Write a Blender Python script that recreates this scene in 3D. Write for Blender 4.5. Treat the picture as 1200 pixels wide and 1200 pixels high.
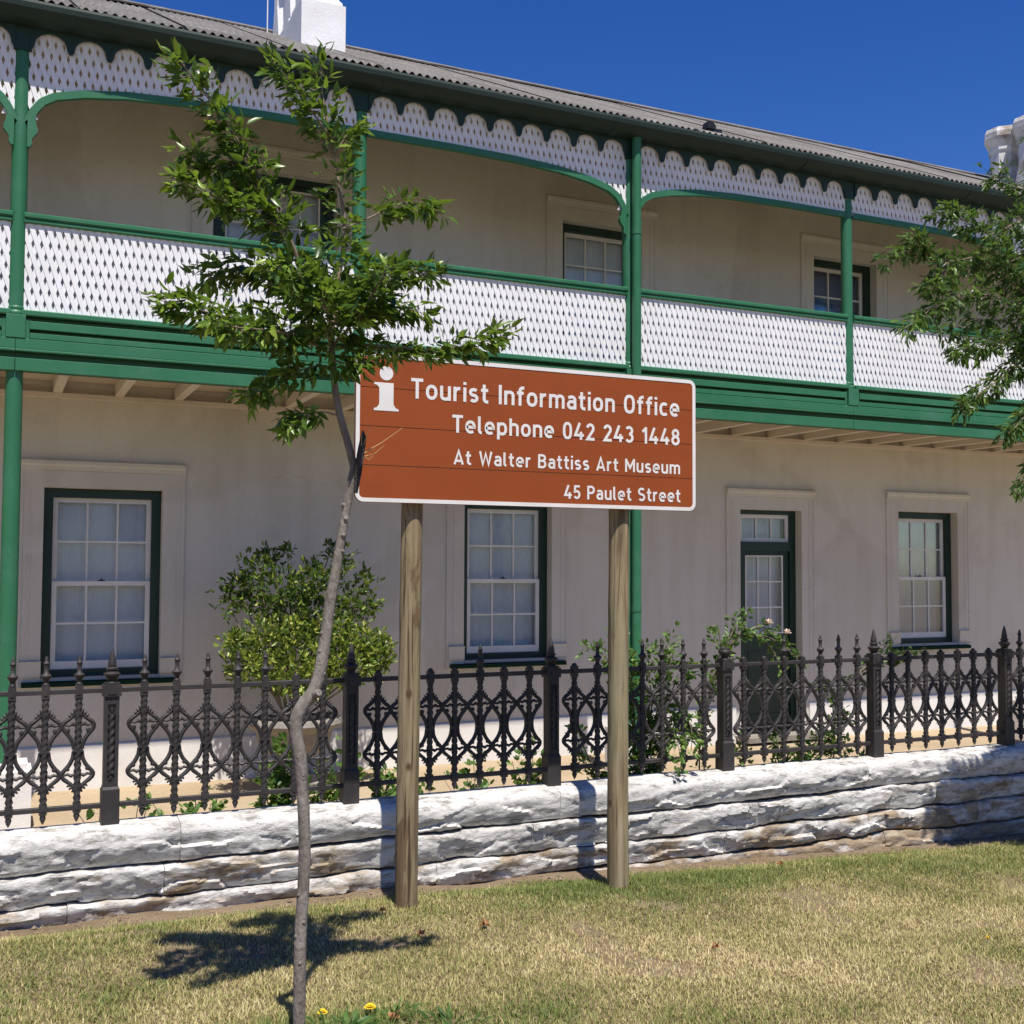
import bpy, bmesh, math, random
import numpy as np
from mathutils import Vector, Matrix, noise as mn

for o in list(bpy.data.objects):
    bpy.data.objects.remove(o)
SC = bpy.context.scene
COL = SC.collection
RND = random.Random(7)
NP = np.random.default_rng(11)

# ------------------------------------------------------------------ camera
CAM_Z = 1.65
yaw, pitch, roll = math.radians(24.7555), math.radians(2.627), math.radians(0.2855)
fw = Vector((math.sin(yaw)*math.cos(pitch), math.cos(yaw)*math.cos(pitch), math.sin(pitch)))
rt = Vector((math.cos(yaw), -math.sin(yaw), 0))
up = rt.cross(fw)
r2 = rt*math.cos(roll) + up*math.sin(roll)
u2 = -rt*math.sin(roll) + up*math.cos(roll)
cd = bpy.data.cameras.new('camera')
cam = bpy.data.objects.new('camera', cd)
COL.objects.link(cam)
cam.matrix_world = Matrix(((r2.x, u2.x, -fw.x, 0), (r2.y, u2.y, -fw.y, 0), (r2.z, u2.z, -fw.z, CAM_Z), (0, 0, 0, 1)))
cd.sensor_width = 36
cd.lens = 1316.03/1200*36
cd.clip_start = 0.05
cd.clip_end = 600
SC.camera = cam

# ------------------------------------------------------------------ light
LD = Vector((0.15, 1.0, -2.2)).normalized()
elev = math.asin(-LD.z)
world = bpy.data.worlds.new('World')
SC.world = world
world.use_nodes = True
wn = world.node_tree
bg = wn.nodes['Background']
sky = wn.nodes.new('ShaderNodeTexSky')
sky.sky_type = 'NISHITA'
sky.sun_disc = False
sky.sun_elevation = elev
sky.sun_rotation = math.atan2(-LD.x, -LD.y)
sky.altitude = 700
sky.air_density = 1.0
sky.dust_density = 0.2
sky.ozone_density = 3.0
hs = wn.nodes.new('ShaderNodeHueSaturation')      # deep dry-air blue, the same over the whole sky
hs.inputs['Hue'].default_value = 0.519
hs.inputs['Saturation'].default_value = 1.36
hs.inputs['Value'].default_value = 1.07
wn.links.new(sky.outputs[0], hs.inputs['Color'])
wn.links.new(hs.outputs[0], bg.inputs[0])
bg.inputs[1].default_value = 0.085
sd = bpy.data.lights.new('sun', 'SUN')
sd.energy = 5.0
sd.angle = math.radians(0.53)
sd.color = (1.0, 0.95, 0.87)
sun = bpy.data.objects.new('sun', sd)
COL.objects.link(sun)
sun.location = (-3, -8, 20)
sun.rotation_euler = LD.to_track_quat('-Z', 'Y').to_euler()
SC.view_settings.view_transform = 'Standard'
SC.view_settings.look = 'None'
SC.view_settings.exposure = 0.42
SC.view_settings.gamma = 1.0
SC.view_settings.use_curve_mapping = False
SC.render.engine = 'CYCLES'

# ------------------------------------------------------------------ helpers
W = {}


def tag(o, label=None, cat=None, group=None, kind=None):
    if label: o['label'] = label
    if cat: o['category'] = cat
    if group: o['group'] = group
    if kind: o['kind'] = kind
    return o


def link(o, parent=None, loc=(0, 0, 0)):
    loc = Vector(loc)
    COL.objects.link(o)
    if parent is not None:
        o.parent = parent
        o.location = loc - W[parent.name]
    else:
        o.location = loc
    W[o.name] = loc
    return o


def thing(name, loc, label=None, cat=None, group=None, parent=None, kind=None):
    o = bpy.data.objects.new(name, None)
    o.empty_display_size = 0.1
    link(o, parent, loc)
    return tag(o, label, cat, group, kind)


def place(me, name, parent, loc, rot=None, scale=None):
    o = bpy.data.objects.new(name, me)
    link(o, parent, loc)
    if rot is not None: o.rotation_euler = rot
    if scale is not None: o.scale = scale
    return o


class MB:
    def __init__(s):
        s.v = []; s.f = []

    def add(s, vs, fs):
        n = len(s.v)
        s.v.extend([tuple(map(float, q)) for q in vs])
        s.f.extend([tuple(n+i for i in f) for f in fs])
        return s

    def box(s, x0, x1, y0, y1, z0, z1, ch=0.0):
        if ch <= 0:
            vs = [(x0, y0, z0), (x1, y0, z0), (x1, y1, z0), (x0, y1, z0), (x0, y0, z1), (x1, y0, z1), (x1, y1, z1), (x0, y1, z1)]
            return s.add(vs, [(0, 3, 2, 1), (4, 5, 6, 7), (0, 1, 5, 4), (1, 2, 6, 5), (2, 3, 7, 6), (3, 0, 4, 7)])
        c = ch   # front edges chamfered, cheap bevel along x
        prof = [(y0+c, z0), (y1, z0), (y1, z1), (y0+c, z1), (y0, z1-c), (y0, z0+c)]
        return s.sweep(prof, x0, x1)

    def sweep(s, prof, x0, x1):      # closed (y, z) profile swept along x
        n = len(prof)
        vs = [(x0, a, b) for a, b in prof] + [(x1, a, b) for a, b in prof]
        fs = [(i, (i+1) % n, n+(i+1) % n, n+i) for i in range(n)]
        fs += [tuple(reversed(range(n))), tuple(range(n, 2*n))]
        return s.add(vs, fs)

    def prism(s, poly, y0, y1):      # (x, z) polygon given depth
        n = len(poly)
        vs = [(a, y0, b) for a, b in poly] + [(a, y1, b) for a, b in poly]
        fs = [(i, (i+1) % n, n+(i+1) % n, n+i) for i in range(n)]
        fs += [tuple(reversed(range(n))), tuple(range(n, 2*n))]
        return s.add(vs, fs)

    def tube(s, pts, rad, n=8, twist=0.0, cap=True, rough=0.0, a0=0.0):
        pts = [Vector(q) for q in pts]
        m = len(pts)
        if not hasattr(rad, '__len__'): rad = [rad]*m
        base = len(s.v)
        ref = None
        for i, q in enumerate(pts):
            t = (pts[min(i+1, m-1)] - pts[max(i-1, 0)]).normalized()
            if ref is None:
                ref = Vector((0, -1, 0)) if abs(t.y) < 0.9 else Vector((1, 0, 0))
            ref = (ref - t*ref.dot(t)).normalized()
            b = t.cross(ref)
            for k in range(n):
                a = 2*math.pi*k/n + twist*i + a0
                r = rad[i]
                if rough: r *= 1 + rough*mn.noise((q.x*23+k*1.7, q.y*23+k, q.z*9))
                s.v.append(tuple(q + (ref*math.cos(a) + b*math.sin(a))*r))
        for i in range(m-1):
            for k in range(n):
                k2 = (k+1) % n
                s.f.append((base+i*n+k, base+i*n+k2, base+(i+1)*n+k2, base+(i+1)*n+k))
        if cap:
            s.f.append(tuple(base+k for k in reversed(range(n))))
            s.f.append(tuple(base+(m-1)*n+k for k in range(n)))
        return s

    def lathe(s, prof, c=(0, 0, 0), n=12, sq=False):     # (r, z) profile, bottom to top
        base = len(s.v)
        for r, z in prof:
            for k in range(n):
                a = 2*math.pi*(k+0.5)/n
                s.v.append((c[0]+r*math.cos(a), c[1]+r*math.sin(a), c[2]+z))
        m = len(prof)
        for i in range(m-1):
            for k in range(n):
                k2 = (k+1) % n
                s.f.append((base+i*n+k, base+i*n+k2, base+(i+1)*n+k2, base+(i+1)*n+k))
        s.f.append(tuple(base+k for k in reversed(range(n))))
        s.f.append(tuple(base+(m-1)*n+k for k in range(n)))
        return s

    def mesh(s, name, mat, smooth=False, origin=(0, 0, 0)):
        me = bpy.data.meshes.new(name)
        ox, oy, oz = origin
        me.from_pydata([(a-ox, b-oy, c-oz) for a, b, c in s.v], [], s.f)
        me.materials.append(mat)
        if smooth:
            me.shade_smooth()
            try: me.set_sharp_from_angle(angle=math.radians(42))
            except Exception: pass
        me.update()
        return me

    def build(s, name, mat, parent=None, smooth=False, origin=None, **kw):
        if origin is None:
            origin = W[parent.name] if parent is not None else Vector((0, 0, 0))
        o = bpy.data.objects.new(name, s.mesh(name, mat, smooth, origin))
        link(o, parent, origin)
        tag(o, **kw)
        return o


# ------------------------------------------------------------------ materials
def node(nt, typ, **kw):
    n = nt.nodes.new(typ)
    for k, v in kw.items():
        if k.startswith('i_'):
            n.inputs[k[2:].replace('_', ' ')].default_value = v
        else:
            setattr(n, k, v)
    return n


def ramp(nt, src, stops):
    r = nt.nodes.new('ShaderNodeValToRGB')
    e = r.color_ramp.elements
    while len(e) < len(stops): e.new(0.5)
    for i, (p, c) in enumerate(stops):
        e[i].position = p
        e[i].color = c if len(c) == 4 else (*c, 1)
    nt.links.new(src, r.inputs[0])
    return r.outputs[0]


def noise_tex(nt, scale, detail=4, rough=0.55, vec=None, stretch=None, dist=0.0):
    t = nt.nodes.new('ShaderNodeTexNoise')
    t.inputs['Scale'].default_value = scale
    t.inputs['Detail'].default_value = detail
    t.inputs['Roughness'].default_value = rough
    t.inputs['Distortion'].default_value = dist
    g = nt.nodes.new('ShaderNodeNewGeometry')
    src = g.outputs['Position'] if vec is None else vec
    if stretch:
        m = nt.nodes.new('ShaderNodeMapping')
        m.inputs['Scale'].default_value = stretch
        nt.links.new(src, m.inputs[0])
        src = m.outputs[0]
    nt.links.new(src, t.inputs['Vector'])
    return t.outputs['Fac']


def mixc(nt, fac, a, b, mode='MIX'):
    m = nt.nodes.new('ShaderNodeMix')
    m.data_type = 'RGBA'
    m.blend_type = mode
    for sock, val in ((m.inputs[0], fac), (m.inputs[6], a), (m.inputs[7], b)):
        if hasattr(val, 'is_linked'): nt.links.new(val, sock)
        elif isinstance(val, (int, float)): sock.default_value = val
        else: sock.default_value = (*val, 1) if len(val) == 3 else val
    return m.outputs[2]


def mat(name, col, rough=0.6, col2=None, scale=3.0, lo=0.4, hi=0.65, fine=0.12, fscale=60, bump=0.0, bscale=80, spec=0.4, metal=0.0, stretch=None, dirt=None, dscale=1.2, dlo=0.55, dhi=0.75):
    m = bpy.data.materials.new(name)
    m.use_nodes = True
    nt = m.node_tree
    p = nt.nodes['Principled BSDF']
    p.inputs['Roughness'].default_value = rough
    p.inputs['Specular IOR Level'].default_value = spec
    p.inputs['Metallic'].default_value = metal
    c = ramp(nt, noise_tex(nt, scale, 5, stretch=stretch), [(lo, col), (hi, col2 or col)])
    if dirt:
        c = mixc(nt, ramp(nt, noise_tex(nt, dscale, 6, 0.7, stretch=stretch), [(dlo, (0, 0, 0)), (dhi, (1, 1, 1))]), c, dirt)
    if fine:
        c = mixc(nt, 1.0, c, ramp(nt, noise_tex(nt, fscale, 3, 0.6, stretch=stretch), [(0.25, (1-fine,)*3), (0.75, (1+fine*0.3,)*3)]), 'MULTIPLY')
    nt.links.new(c, p.inputs['Base Color'])
    if bump:
        b = nt.nodes.new('ShaderNodeBump')
        b.inputs['Strength'].default_value = bump
        b.inputs['Distance'].default_value = 0.01
        nt.links.new(noise_tex(nt, bscale, 4, 0.6, stretch=stretch), b.inputs['Height'])
        nt.links.new(b.outputs[0], p.inputs['Normal'])
    return m


M = {}
M['plaster'] = mat('plaster', (0.60, 0.575, 0.515), 0.9, (0.56, 0.535, 0.475), 0.9, 0.35, 0.7, 0.07, 45, 0.35, 70, 0.1, dirt=(0.42, 0.38, 0.33), dscale=0.8, dlo=0.58, dhi=0.85)
def age_plaster(m):
    nt = m.node_tree
    p = nt.nodes['Principled BSDF']
    c = p.inputs['Base Color'].links[0].from_socket
    st = ramp(nt, noise_tex(nt, 5, 5, 0.6, stretch=(1, 1, 0.09)), [(0.46, (1, 1, 1)), (0.74, (0.90, 0.885, 0.865))])
    c = mixc(nt, 1.0, c, st, 'MULTIPLY')
    pt = ramp(nt, noise_tex(nt, 0.55, 3, 0.5, dist=0.5), [(0.52, (1, 1, 1)), (0.55, (0.93, 0.925, 0.91))])
    c = mixc(nt, 1.0, c, pt, 'MULTIPLY')
    v = nt.nodes.new('ShaderNodeTexVoronoi')
    v.feature = 'DISTANCE_TO_EDGE'
    v.inputs['Scale'].default_value = 0.8
    g = nt.nodes.new('ShaderNodeNewGeometry')
    n = nt.nodes.new('ShaderNodeTexNoise')
    n.inputs['Scale'].default_value = 2.5
    n.inputs['Detail'].default_value = 6
    nt.links.new(g.outputs['Position'], n.inputs['Vector'])
    a = nt.nodes.new('ShaderNodeVectorMath')
    a.operation = 'MULTIPLY_ADD'
    a.inputs[1].default_value = (0.5, 0.5, 0.5)
    nt.links.new(n.outputs['Color'], a.inputs[0])
    nt.links.new(g.outputs['Position'], a.inputs[2])
    nt.links.new(a.outputs[0], v.inputs['Vector'])
    ck = ramp(nt, v.outputs['Distance'], [(0.0, (1, 1, 1)), (0.004, (0, 0, 0))])
    msk = ramp(nt, noise_tex(nt, 0.9, 3), [(0.52, (0, 0, 0)), (0.6, (0.35, 0.35, 0.35))])
    c = mixc(nt, mixc(nt, 1.0, ck, msk, 'MULTIPLY'), c, (0.24, 0.21, 0.17))
    nt.links.new(c, p.inputs['Base Color'])


age_plaster(M['plaster'])
M['plinth_white'] = mat('plinth_white', (0.74, 0.72, 0.69), 0.9, (0.66, 0.63, 0.59), 2.0, 0.4, 0.7, 0.06, 45, 0.3, 70, 0.1)
M['white_paint'] = mat('white_paint', (0.78, 0.775, 0.77), 0.55, (0.70, 0.69, 0.68), 2.5, 0.45, 0.75, 0.05, 40, 0, spec=0.3)
M['sash_paint'] = mat('sash_paint', (0.70, 0.69, 0.66), 0.5, (0.62, 0.60, 0.56), 4, 0.4, 0.7, 0.05)
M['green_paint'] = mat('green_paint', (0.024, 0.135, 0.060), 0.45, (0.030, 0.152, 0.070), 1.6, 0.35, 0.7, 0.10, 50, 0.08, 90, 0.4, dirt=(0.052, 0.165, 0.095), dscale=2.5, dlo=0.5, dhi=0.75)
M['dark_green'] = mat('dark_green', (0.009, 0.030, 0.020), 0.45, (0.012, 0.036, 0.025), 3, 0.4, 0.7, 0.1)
M['valance_shaded_green'] = mat('valance_shaded_green', (0.008, 0.030, 0.021), 0.55, (0.010, 0.036, 0.025), 3, 0.4, 0.7, 0.1)  # trim green darkened: the shade under the eaves is put into its colour
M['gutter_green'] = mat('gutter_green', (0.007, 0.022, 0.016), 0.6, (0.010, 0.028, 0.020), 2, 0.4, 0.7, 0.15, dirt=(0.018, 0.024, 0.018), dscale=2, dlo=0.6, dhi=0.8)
M['sill_green'] = mat('sill_green', (0.009, 0.028, 0.019), 0.9, (0.012, 0.033, 0.023), 3, 0.4, 0.7, 0.15, spec=0.05)
M['joist'] = mat('joist', (0.64, 0.59, 0.50), 0.8, (0.57, 0.52, 0.44), 2, 0.4, 0.7, 0.1)
M['soffit'] = mat('soffit', (0.52, 0.45, 0.36), 0.85, (0.45, 0.385, 0.30), 1.5, 0.4, 0.7, 0.15)
M['roof'] = mat('roof', (0.205, 0.192, 0.178), 0.85, (0.125, 0.112, 0.104), 1.3, 0.35, 0.7, 0.3, 45, 0.3, 60, 0.15, dirt=(0.30, 0.285, 0.26), dscale=3, dlo=0.5, dhi=0.75)
M['chimney'] = mat('chimney', (0.80, 0.80, 0.80), 0.8, (0.72, 0.71, 0.70), 2.5, 0.4, 0.7, 0.08, 30, 0.3, 40, 0.1, dirt=(0.4, 0.38, 0.34), dscale=3, dlo=0.64, dhi=0.8)
M['chimney_old'] = mat('chimney_old', (0.74, 0.73, 0.71), 0.85, (0.34, 0.30, 0.25), 3.2, 0.45, 0.65, 0.2, 30, 0.4, 40, 0.1)
M['iron'] = mat('iron', (0.040, 0.034, 0.033), 0.55, (0.027, 0.023, 0.022), 5, 0.35, 0.7, 0.25, 120, 0.25, 160, 0.4, dirt=(0.065, 0.054, 0.049), dscale=9, dlo=0.52, dhi=0.8)
M['sign_brown'] = mat('sign_brown', (0.275, 0.062, 0.014), 0.65, (0.245, 0.053, 0.012), 1.6, 0.3, 0.75, 0.05, 90, 0, spec=0.2, dirt=(0.215, 0.046, 0.012), dscale=2.5, dlo=0.5, dhi=0.85)
M['sign_white'] = mat('sign_white', (0.72, 0.70, 0.67), 0.45, (0.66, 0.63, 0.60), 6, 0.4, 0.7, 0.05)
M['sign_metal'] = mat('sign_metal', (0.30, 0.30, 0.31), 0.5, (0.24, 0.24, 0.25), 5, 0.4, 0.7, 0.1, metal=0.6)
M['urn'] = mat('urn', (0.30, 0.27, 0.23), 0.9, (0.19, 0.17, 0.15), 5, 0.35, 0.7, 0.25, 60, 0.5, 60, 0.1)
M['black_plastic'] = mat('black_plastic', (0.012, 0.012, 0.013), 0.45, None, 4, fine=0.1)
M['curtain'] = mat('curtain', (0.80, 0.82, 0.84), 0.9, (0.72, 0.74, 0.77), 1.5, 0.35, 0.7, 0.1, 30, 0.0, spec=0.0, stretch=(1, 1, 0.3))
M['room_shade'] = mat('room_shade', (0.03, 0.028, 0.026), 0.9, None, 3, fine=0)
M['yard'] = mat('yard', (0.44, 0.345, 0.23), 0.95, (0.37, 0.285, 0.185), 1.3, 0.35, 0.7, 0.15, 30, 0.3, 40, 0.05, dirt=(0.27, 0.19, 0.11), dscale=4, dlo=0.58, dhi=0.8)
M['bark'] = mat('bark', (0.27, 0.24, 0.205), 0.9, (0.16, 0.135, 0.112), 14, 0.35, 0.65, 0.3, 90, 0.8, 70, 0.1, stretch=(1, 1, 0.5), dirt=(0.28, 0.26, 0.24), dscale=9, dlo=0.52, dhi=0.7)
M['twig'] = mat('twig', (0.26, 0.20, 0.14), 0.85, (0.19, 0.15, 0.10), 20, 0.4, 0.7, 0.2)
M['stub'] = mat('stub', (0.075, 0.065, 0.062), 0.95, (0.04, 0.036, 0.034), 30, 0.4, 0.6, 0.3, 90, 0.8, 90, 0.1)
M['straw'] = mat('straw', (0.50, 0.33, 0.14), 0.8, None, 20, fine=0.1)
M['dead_leaf'] = mat('dead_leaf', (0.46, 0.20, 0.085), 0.8, (0.34, 0.16, 0.08), 40, 0.4, 0.6, 0.2)
M['petal_yellow'] = mat('petal_yellow', (0.80, 0.55, 0.02), 0.6, None, 20, fine=0.05)
M['petal_pink'] = mat('petal_pink', (0.80, 0.58, 0.48), 0.6, (0.80, 0.70, 0.60), 60, 0.4, 0.6, 0.05)
M['core'] = mat('core', (0.05, 0.04, 0.032), 0.95, None, 9, fine=0.3, bump=0.5)


def glass_mat():
    m = bpy.data.materials.new('window_glass')
    m.use_nodes = True
    nt = m.node_tree
    nt.nodes.remove(nt.nodes['Principled BSDF'])
    out = nt.nodes['Material Output']
    tr = node(nt, 'ShaderNodeBsdfTransparent')
    tr.inputs[0].default_value = (0.93, 0.95, 0.96, 1)
    gl = node(nt, 'ShaderNodeBsdfGlossy')
    gl.inputs['Roughness'].default_value = 0.10
    fr = node(nt, 'ShaderNodeFresnel')
    fr.inputs[0].default_value = 1.5
    mul = node(nt, 'ShaderNodeMath', operation='MULTIPLY_ADD')
    mul.inputs[1].default_value = 0.7
    mul.inputs[2].default_value = 0.0
    nt.links.new(fr.outputs[0], mul.inputs[0])
    mx = node(nt, 'ShaderNodeMixShader')
    nt.links.new(mul.outputs[0], mx.inputs[0])
    nt.links.new(tr.outputs[0], mx.inputs[1])
    nt.links.new(gl.outputs[0], mx.inputs[2])
    nt.links.new(mx.outputs[0], out.inputs[0])
    return m


M['glass'] = glass_mat()


def leaf_mat(name, stops, trans=0.35, rough=0.45, tcol=(0.30, 0.42, 0.04)):
    m = bpy.data.materials.new(name)
    m.use_nodes = True
    nt = m.node_tree
    p = nt.nodes['Principled BSDF']
    out = nt.nodes['Material Output']
    a = node(nt, 'ShaderNodeAttribute', attribute_name='rnd')
    c = ramp(nt, a.outputs['Fac'], stops)
    nt.links.new(c, p.inputs['Base Color'])
    p.inputs['Roughness'].default_value = rough
    p.inputs['Specular IOR Level'].default_value = 0.35
    t = node(nt, 'ShaderNodeBsdfTranslucent')
    nt.links.new(mixc(nt, 0.5, c, tcol), t.inputs[0])
    mx = node(nt, 'ShaderNodeMixShader')
    mx.inputs[0].default_value = trans
    nt.links.new(p.outputs[0], mx.inputs[1])
    nt.links.new(t.outputs[0], mx.inputs[2])
    nt.links.new(mx.outputs[0], out.inputs[0])
    return m


M['leaf'] = leaf_mat('leaf_maple', [(0.0, (0.022, 0.055, 0.012)), (0.4, (0.052, 0.11, 0.018)), (0.75, (0.12, 0.205, 0.026)), (1.0, (0.24, 0.33, 0.045))], 0.34, 0.32, (0.26, 0.40, 0.03))
M['leaf_b'] = leaf_mat('leaf_narrow', [(0.0, (0.020, 0.050, 0.014)), (0.5, (0.042, 0.092, 0.02)), (0.85, (0.09, 0.165, 0.03)), (1.0, (0.17, 0.25, 0.05))], 0.30, 0.38, (0.22, 0.36, 0.04))
M['leaf_v'] = leaf_mat('leaf_variegated', [(0.0, (0.028, 0.060, 0.012)), (0.40, (0.075, 0.135, 0.02)), (0.68, (0.22, 0.28, 0.04)), (1.0, (0.44, 0.46, 0.10))], 0.25, 0.35)
M['leaf_r'] = leaf_mat('leaf_rose', [(0.0, (0.035, 0.085, 0.02)), (0.5, (0.07, 0.15, 0.035)), (0.85, (0.13, 0.24, 0.055)), (1.0, (0.22, 0.33, 0.09))], 0.36, 0.45)
M['grass'] = leaf_mat('grass_blade', [(0.0, (0.105, 0.155, 0.03)), (0.3, (0.21, 0.235, 0.06)), (0.55, (0.42, 0.365, 0.145)), (0.8, (0.57, 0.465, 0.215)), (1.0, (0.70, 0.60, 0.34))], 0.25, 0.6, (0.35, 0.33, 0.08))


def wood_mat():
    m = bpy.data.materials.new('weathered_pole')
    m.use_nodes = True
    nt = m.node_tree
    p = nt.nodes['Principled BSDF']
    p.inputs['Roughness'].default_value = 0.85
    p.inputs['Specular IOR Level'].default_value = 0.15
    c = ramp(nt, noise_tex(nt, 16, 6, 0.65, stretch=(1, 1, 0.05), dist=1.2), [(0.30, (0.085, 0.062, 0.036)), (0.44, (0.18, 0.135, 0.078)), (0.56, (0.28, 0.22, 0.13)), (0.75, (0.37, 0.315, 0.21))])
    c = mixc(nt, ramp(nt, noise_tex(nt, 3.0, 5, 0.6, stretch=(1, 1, 0.35)), [(0.54, (0, 0, 0)), (0.72, (0.6, 0.6, 0.6))]), c, (0.215, 0.21, 0.12))
    c = mixc(nt, ramp(nt, noise_tex(nt, 5.5, 5, 0.7, stretch=(1, 1, 0.22), dist=0.8), [(0.555, (0, 0, 0)), (0.60, (0.85, 0.85, 0.85))]), c, (0.13, 0.082, 0.045))
    c = mixc(nt, ramp(nt, noise_tex(nt, 55, 3, 0.5, stretch=(1, 1, 0.022)), [(0.60, (0, 0, 0)), (0.66, (0.9, 0.9, 0.9))]), c, (0.055, 0.038, 0.022))
    kv = nt.nodes.new('ShaderNodeTexVoronoi')
    kv.inputs['Scale'].default_value = 5.5
    kg = nt.nodes.new('ShaderNodeNewGeometry')
    km = nt.nodes.new('ShaderNodeMapping')
    km.inputs['Scale'].default_value = (1, 1, 0.7)
    nt.links.new(kg.outputs['Position'], km.inputs[0])
    nt.links.new(km.outputs[0], kv.inputs['Vector'])
    c = mixc(nt, ramp(nt, kv.outputs['Distance'], [(0.05, (1, 1, 1)), (0.12, (0, 0, 0))]), c, (0.09, 0.055, 0.03))
    nt.links.new(c, p.inputs['Base Color'])
    b = nt.nodes.new('ShaderNodeBump')
    b.inputs['Strength'].default_value = 0.9
    b.inputs['Distance'].default_value = 0.008
    nt.links.new(noise_tex(nt, 30, 4, 0.6, stretch=(1, 1, 0.05)), b.inputs['Height'])
    nt.links.new(b.outputs[0], p.inputs['Normal'])
    return m


M['pole'] = wood_mat()


def stone_mat(name, bare):
    """whitewashed sandstone: paint flaked away by noise; `bare` raises the share of bare stone"""
    m = bpy.data.materials.new(name)
    m.use_nodes = True
    nt = m.node_tree
    p = nt.nodes['Principled BSDF']
    p.inputs['Roughness'].default_value = 0.93
    p.inputs['Specular IOR Level'].default_value = 0.08
    rock = ramp(nt, noise_tex(nt, 5, 6, 0.65, stretch=(0.6, 1, 1.6)), [(0.3, (0.15, 0.105, 0.068)), (0.5, (0.31, 0.235, 0.155)), (0.7, (0.46, 0.38, 0.275))])
    paint = ramp(nt, noise_tex(nt, 4, 6, 0.7), [(0.35, (0.49, 0.47, 0.44)), (0.62, (0.66, 0.635, 0.60))])
    f1 = ramp(nt, noise_tex(nt, 4.5, 8, 0.72, stretch=(0.55, 1, 1.7), dist=0.3), [(0.60-bare, (1, 1, 1)), (0.72-bare, (0, 0, 0))])
    c = mixc(nt, f1, rock, paint)
    grime = ramp(nt, noise_tex(nt, 16, 7, 0.75, stretch=(0.5, 1, 1.5)), [(0.50, (0, 0, 0)), (0.64, (0.85, 0.85, 0.85))])
    c = mixc(nt, grime, c, (0.175, 0.16, 0.14))
    soot = ramp(nt, noise_tex(nt, 6, 8, 0.78, stretch=(0.35, 1, 2.2), dist=0.6), [(0.585, (0, 0, 0)), (0.63, (0.75, 0.75, 0.75))])
    c = mixc(nt, soot, c, (0.12, 0.108, 0.095))
    nt.links.new(c, p.inputs['Base Color'])
    b = nt.nodes.new('ShaderNodeBump')
    b.inputs['Strength'].default_value = 0.7
    b.inputs['Distance'].default_value = 0.012
    nt.links.new(noise_tex(nt, 38, 6, 0.7, stretch=(0.7, 1, 1.4)), b.inputs['Height'])
    nt.links.new(b.outputs[0], p.inputs['Normal'])
    return m


M['stone0'] = stone_mat('whitewashed_coping', -0.03)
M['stone1'] = stone_mat('whitewashed_stone', 0.03)
M['stone2'] = stone_mat('flaking_stone', 0.135)
M['stone3'] = stone_mat('bare_stone', 0.19)


def ground_mat():
    m = bpy.data.materials.new('lawn_soil')
    m.use_nodes = True
    nt = m.node_tree
    p = nt.nodes['Principled BSDF']
    p.inputs['Roughness'].default_value = 0.95
    p.inputs['Specular IOR Level'].default_value = 0.05
    c = ramp(nt, noise_tex(nt, 3, 6, 0.7), [(0.35, (0.25, 0.185, 0.115)), (0.6, (0.33, 0.25, 0.165)), (0.75, (0.26, 0.185, 0.125))])
    c = mixc(nt, 1.0, c, ramp(nt, noise_tex(nt, 120, 3, 0.7), [(0.3, (0.5, 0.5, 0.5)), (0.7, (1.1, 1.1, 1.1))]), 'MULTIPLY')
    nt.links.new(c, p.inputs['Base Color'])
    b = nt.nodes.new('ShaderNodeBump')
    b.inputs['Strength'].default_value = 0.8
    b.inputs['Distance'].default_value = 0.02
    nt.links.new(noise_tex(nt, 60, 5, 0.7), b.inputs['Height'])
    nt.links.new(b.outputs[0], p.inputs['Normal'])
    return m


M['soil'] = ground_mat()

# ------------------------------------------------------------------ ground
YARD_Z = -0.50
WALL_Y = 5.95       # street face of the stone wall
FEN_Y = 6.10


def smooth01(t):
    t = min(1, max(0, t))
    return t*t*(3-2*t)


def lawn_z(x, y):
    yy = max(min(y, 6.2), -1.0)
    xx = max(min(x, 14), -6)
    z = 0.205 - 0.033*xx - 0.05*yy
    z += 0.012*mn.noise((x*1.3, y*1.3, 0.3)) + 0.006*mn.noise((x*4, y*4, 2.0))
    d = math.hypot(x-0.99, (y-3.86)*0.9)
    z += 0.035*math.exp(-(d/0.35)**2)
    z += .045*smooth01((y-4.7)/.5)*(1-smooth01((y-5.5)/.35))*(1-smooth01((x-5.2)/1.5))
    z -= .035*smooth01((y-5.3)/.5)*(1-smooth01((x-.2)/1.6))
    if y > 5.72: z += 0.03*smooth01((y-5.72)/0.2)*(0.6+0.7*mn.noise((x*2.2, 5, 1)))
    return z


def grid_sheet(name, xs, ys, zf, m, **kw):
    vs = [(x, y, zf(x, y)) for y in ys for x in xs]
    nx = len(xs)
    fs = [(j*nx+i, j*nx+i+1, (j+1)*nx+i+1, (j+1)*nx+i) for j in range(len(ys)-1) for i in range(nx-1)]
    return MB().add(vs, fs).build(name, m, smooth=True, **kw)


def lin(a, b, n):
    return [a+(b-a)*i/(n-1) for i in range(n)]


grid_sheet('lawn', [-200, -60, -20, -8] + lin(-4, 12, 200) + [16, 25, 60, 200], [-200, -60, -20, -6] + lin(0, 6.05, 90) + [6.15], lawn_z, M['soil'], kind='structure')
grid_sheet('yard', [-200, -60, -12, -6] + lin(-4, 20, 30) + [40, 200], [6.12] + lin(6.3, 17.5, 20) + [60, 200], lambda x, y: YARD_Z - 0.004*max(0, min(x, 14)) + (0.01*mn.noise((x, y, 0)) if y < 12 else 0), M['yard'], kind='structure')

# ------------------------------------------------------------------ house
PX0, PDX = 0.12, 2.905           # veranda posts: X = PX0 + i*PDX
VY = 10.0
HW = 11.45
HX0, HX1, HYB = -9.0, 19.5, 17.0
house = thing('house', (5, HW, YARD_Z), 'long two-storey white house with green balcony trim behind the iron fence', 'house')

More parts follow.
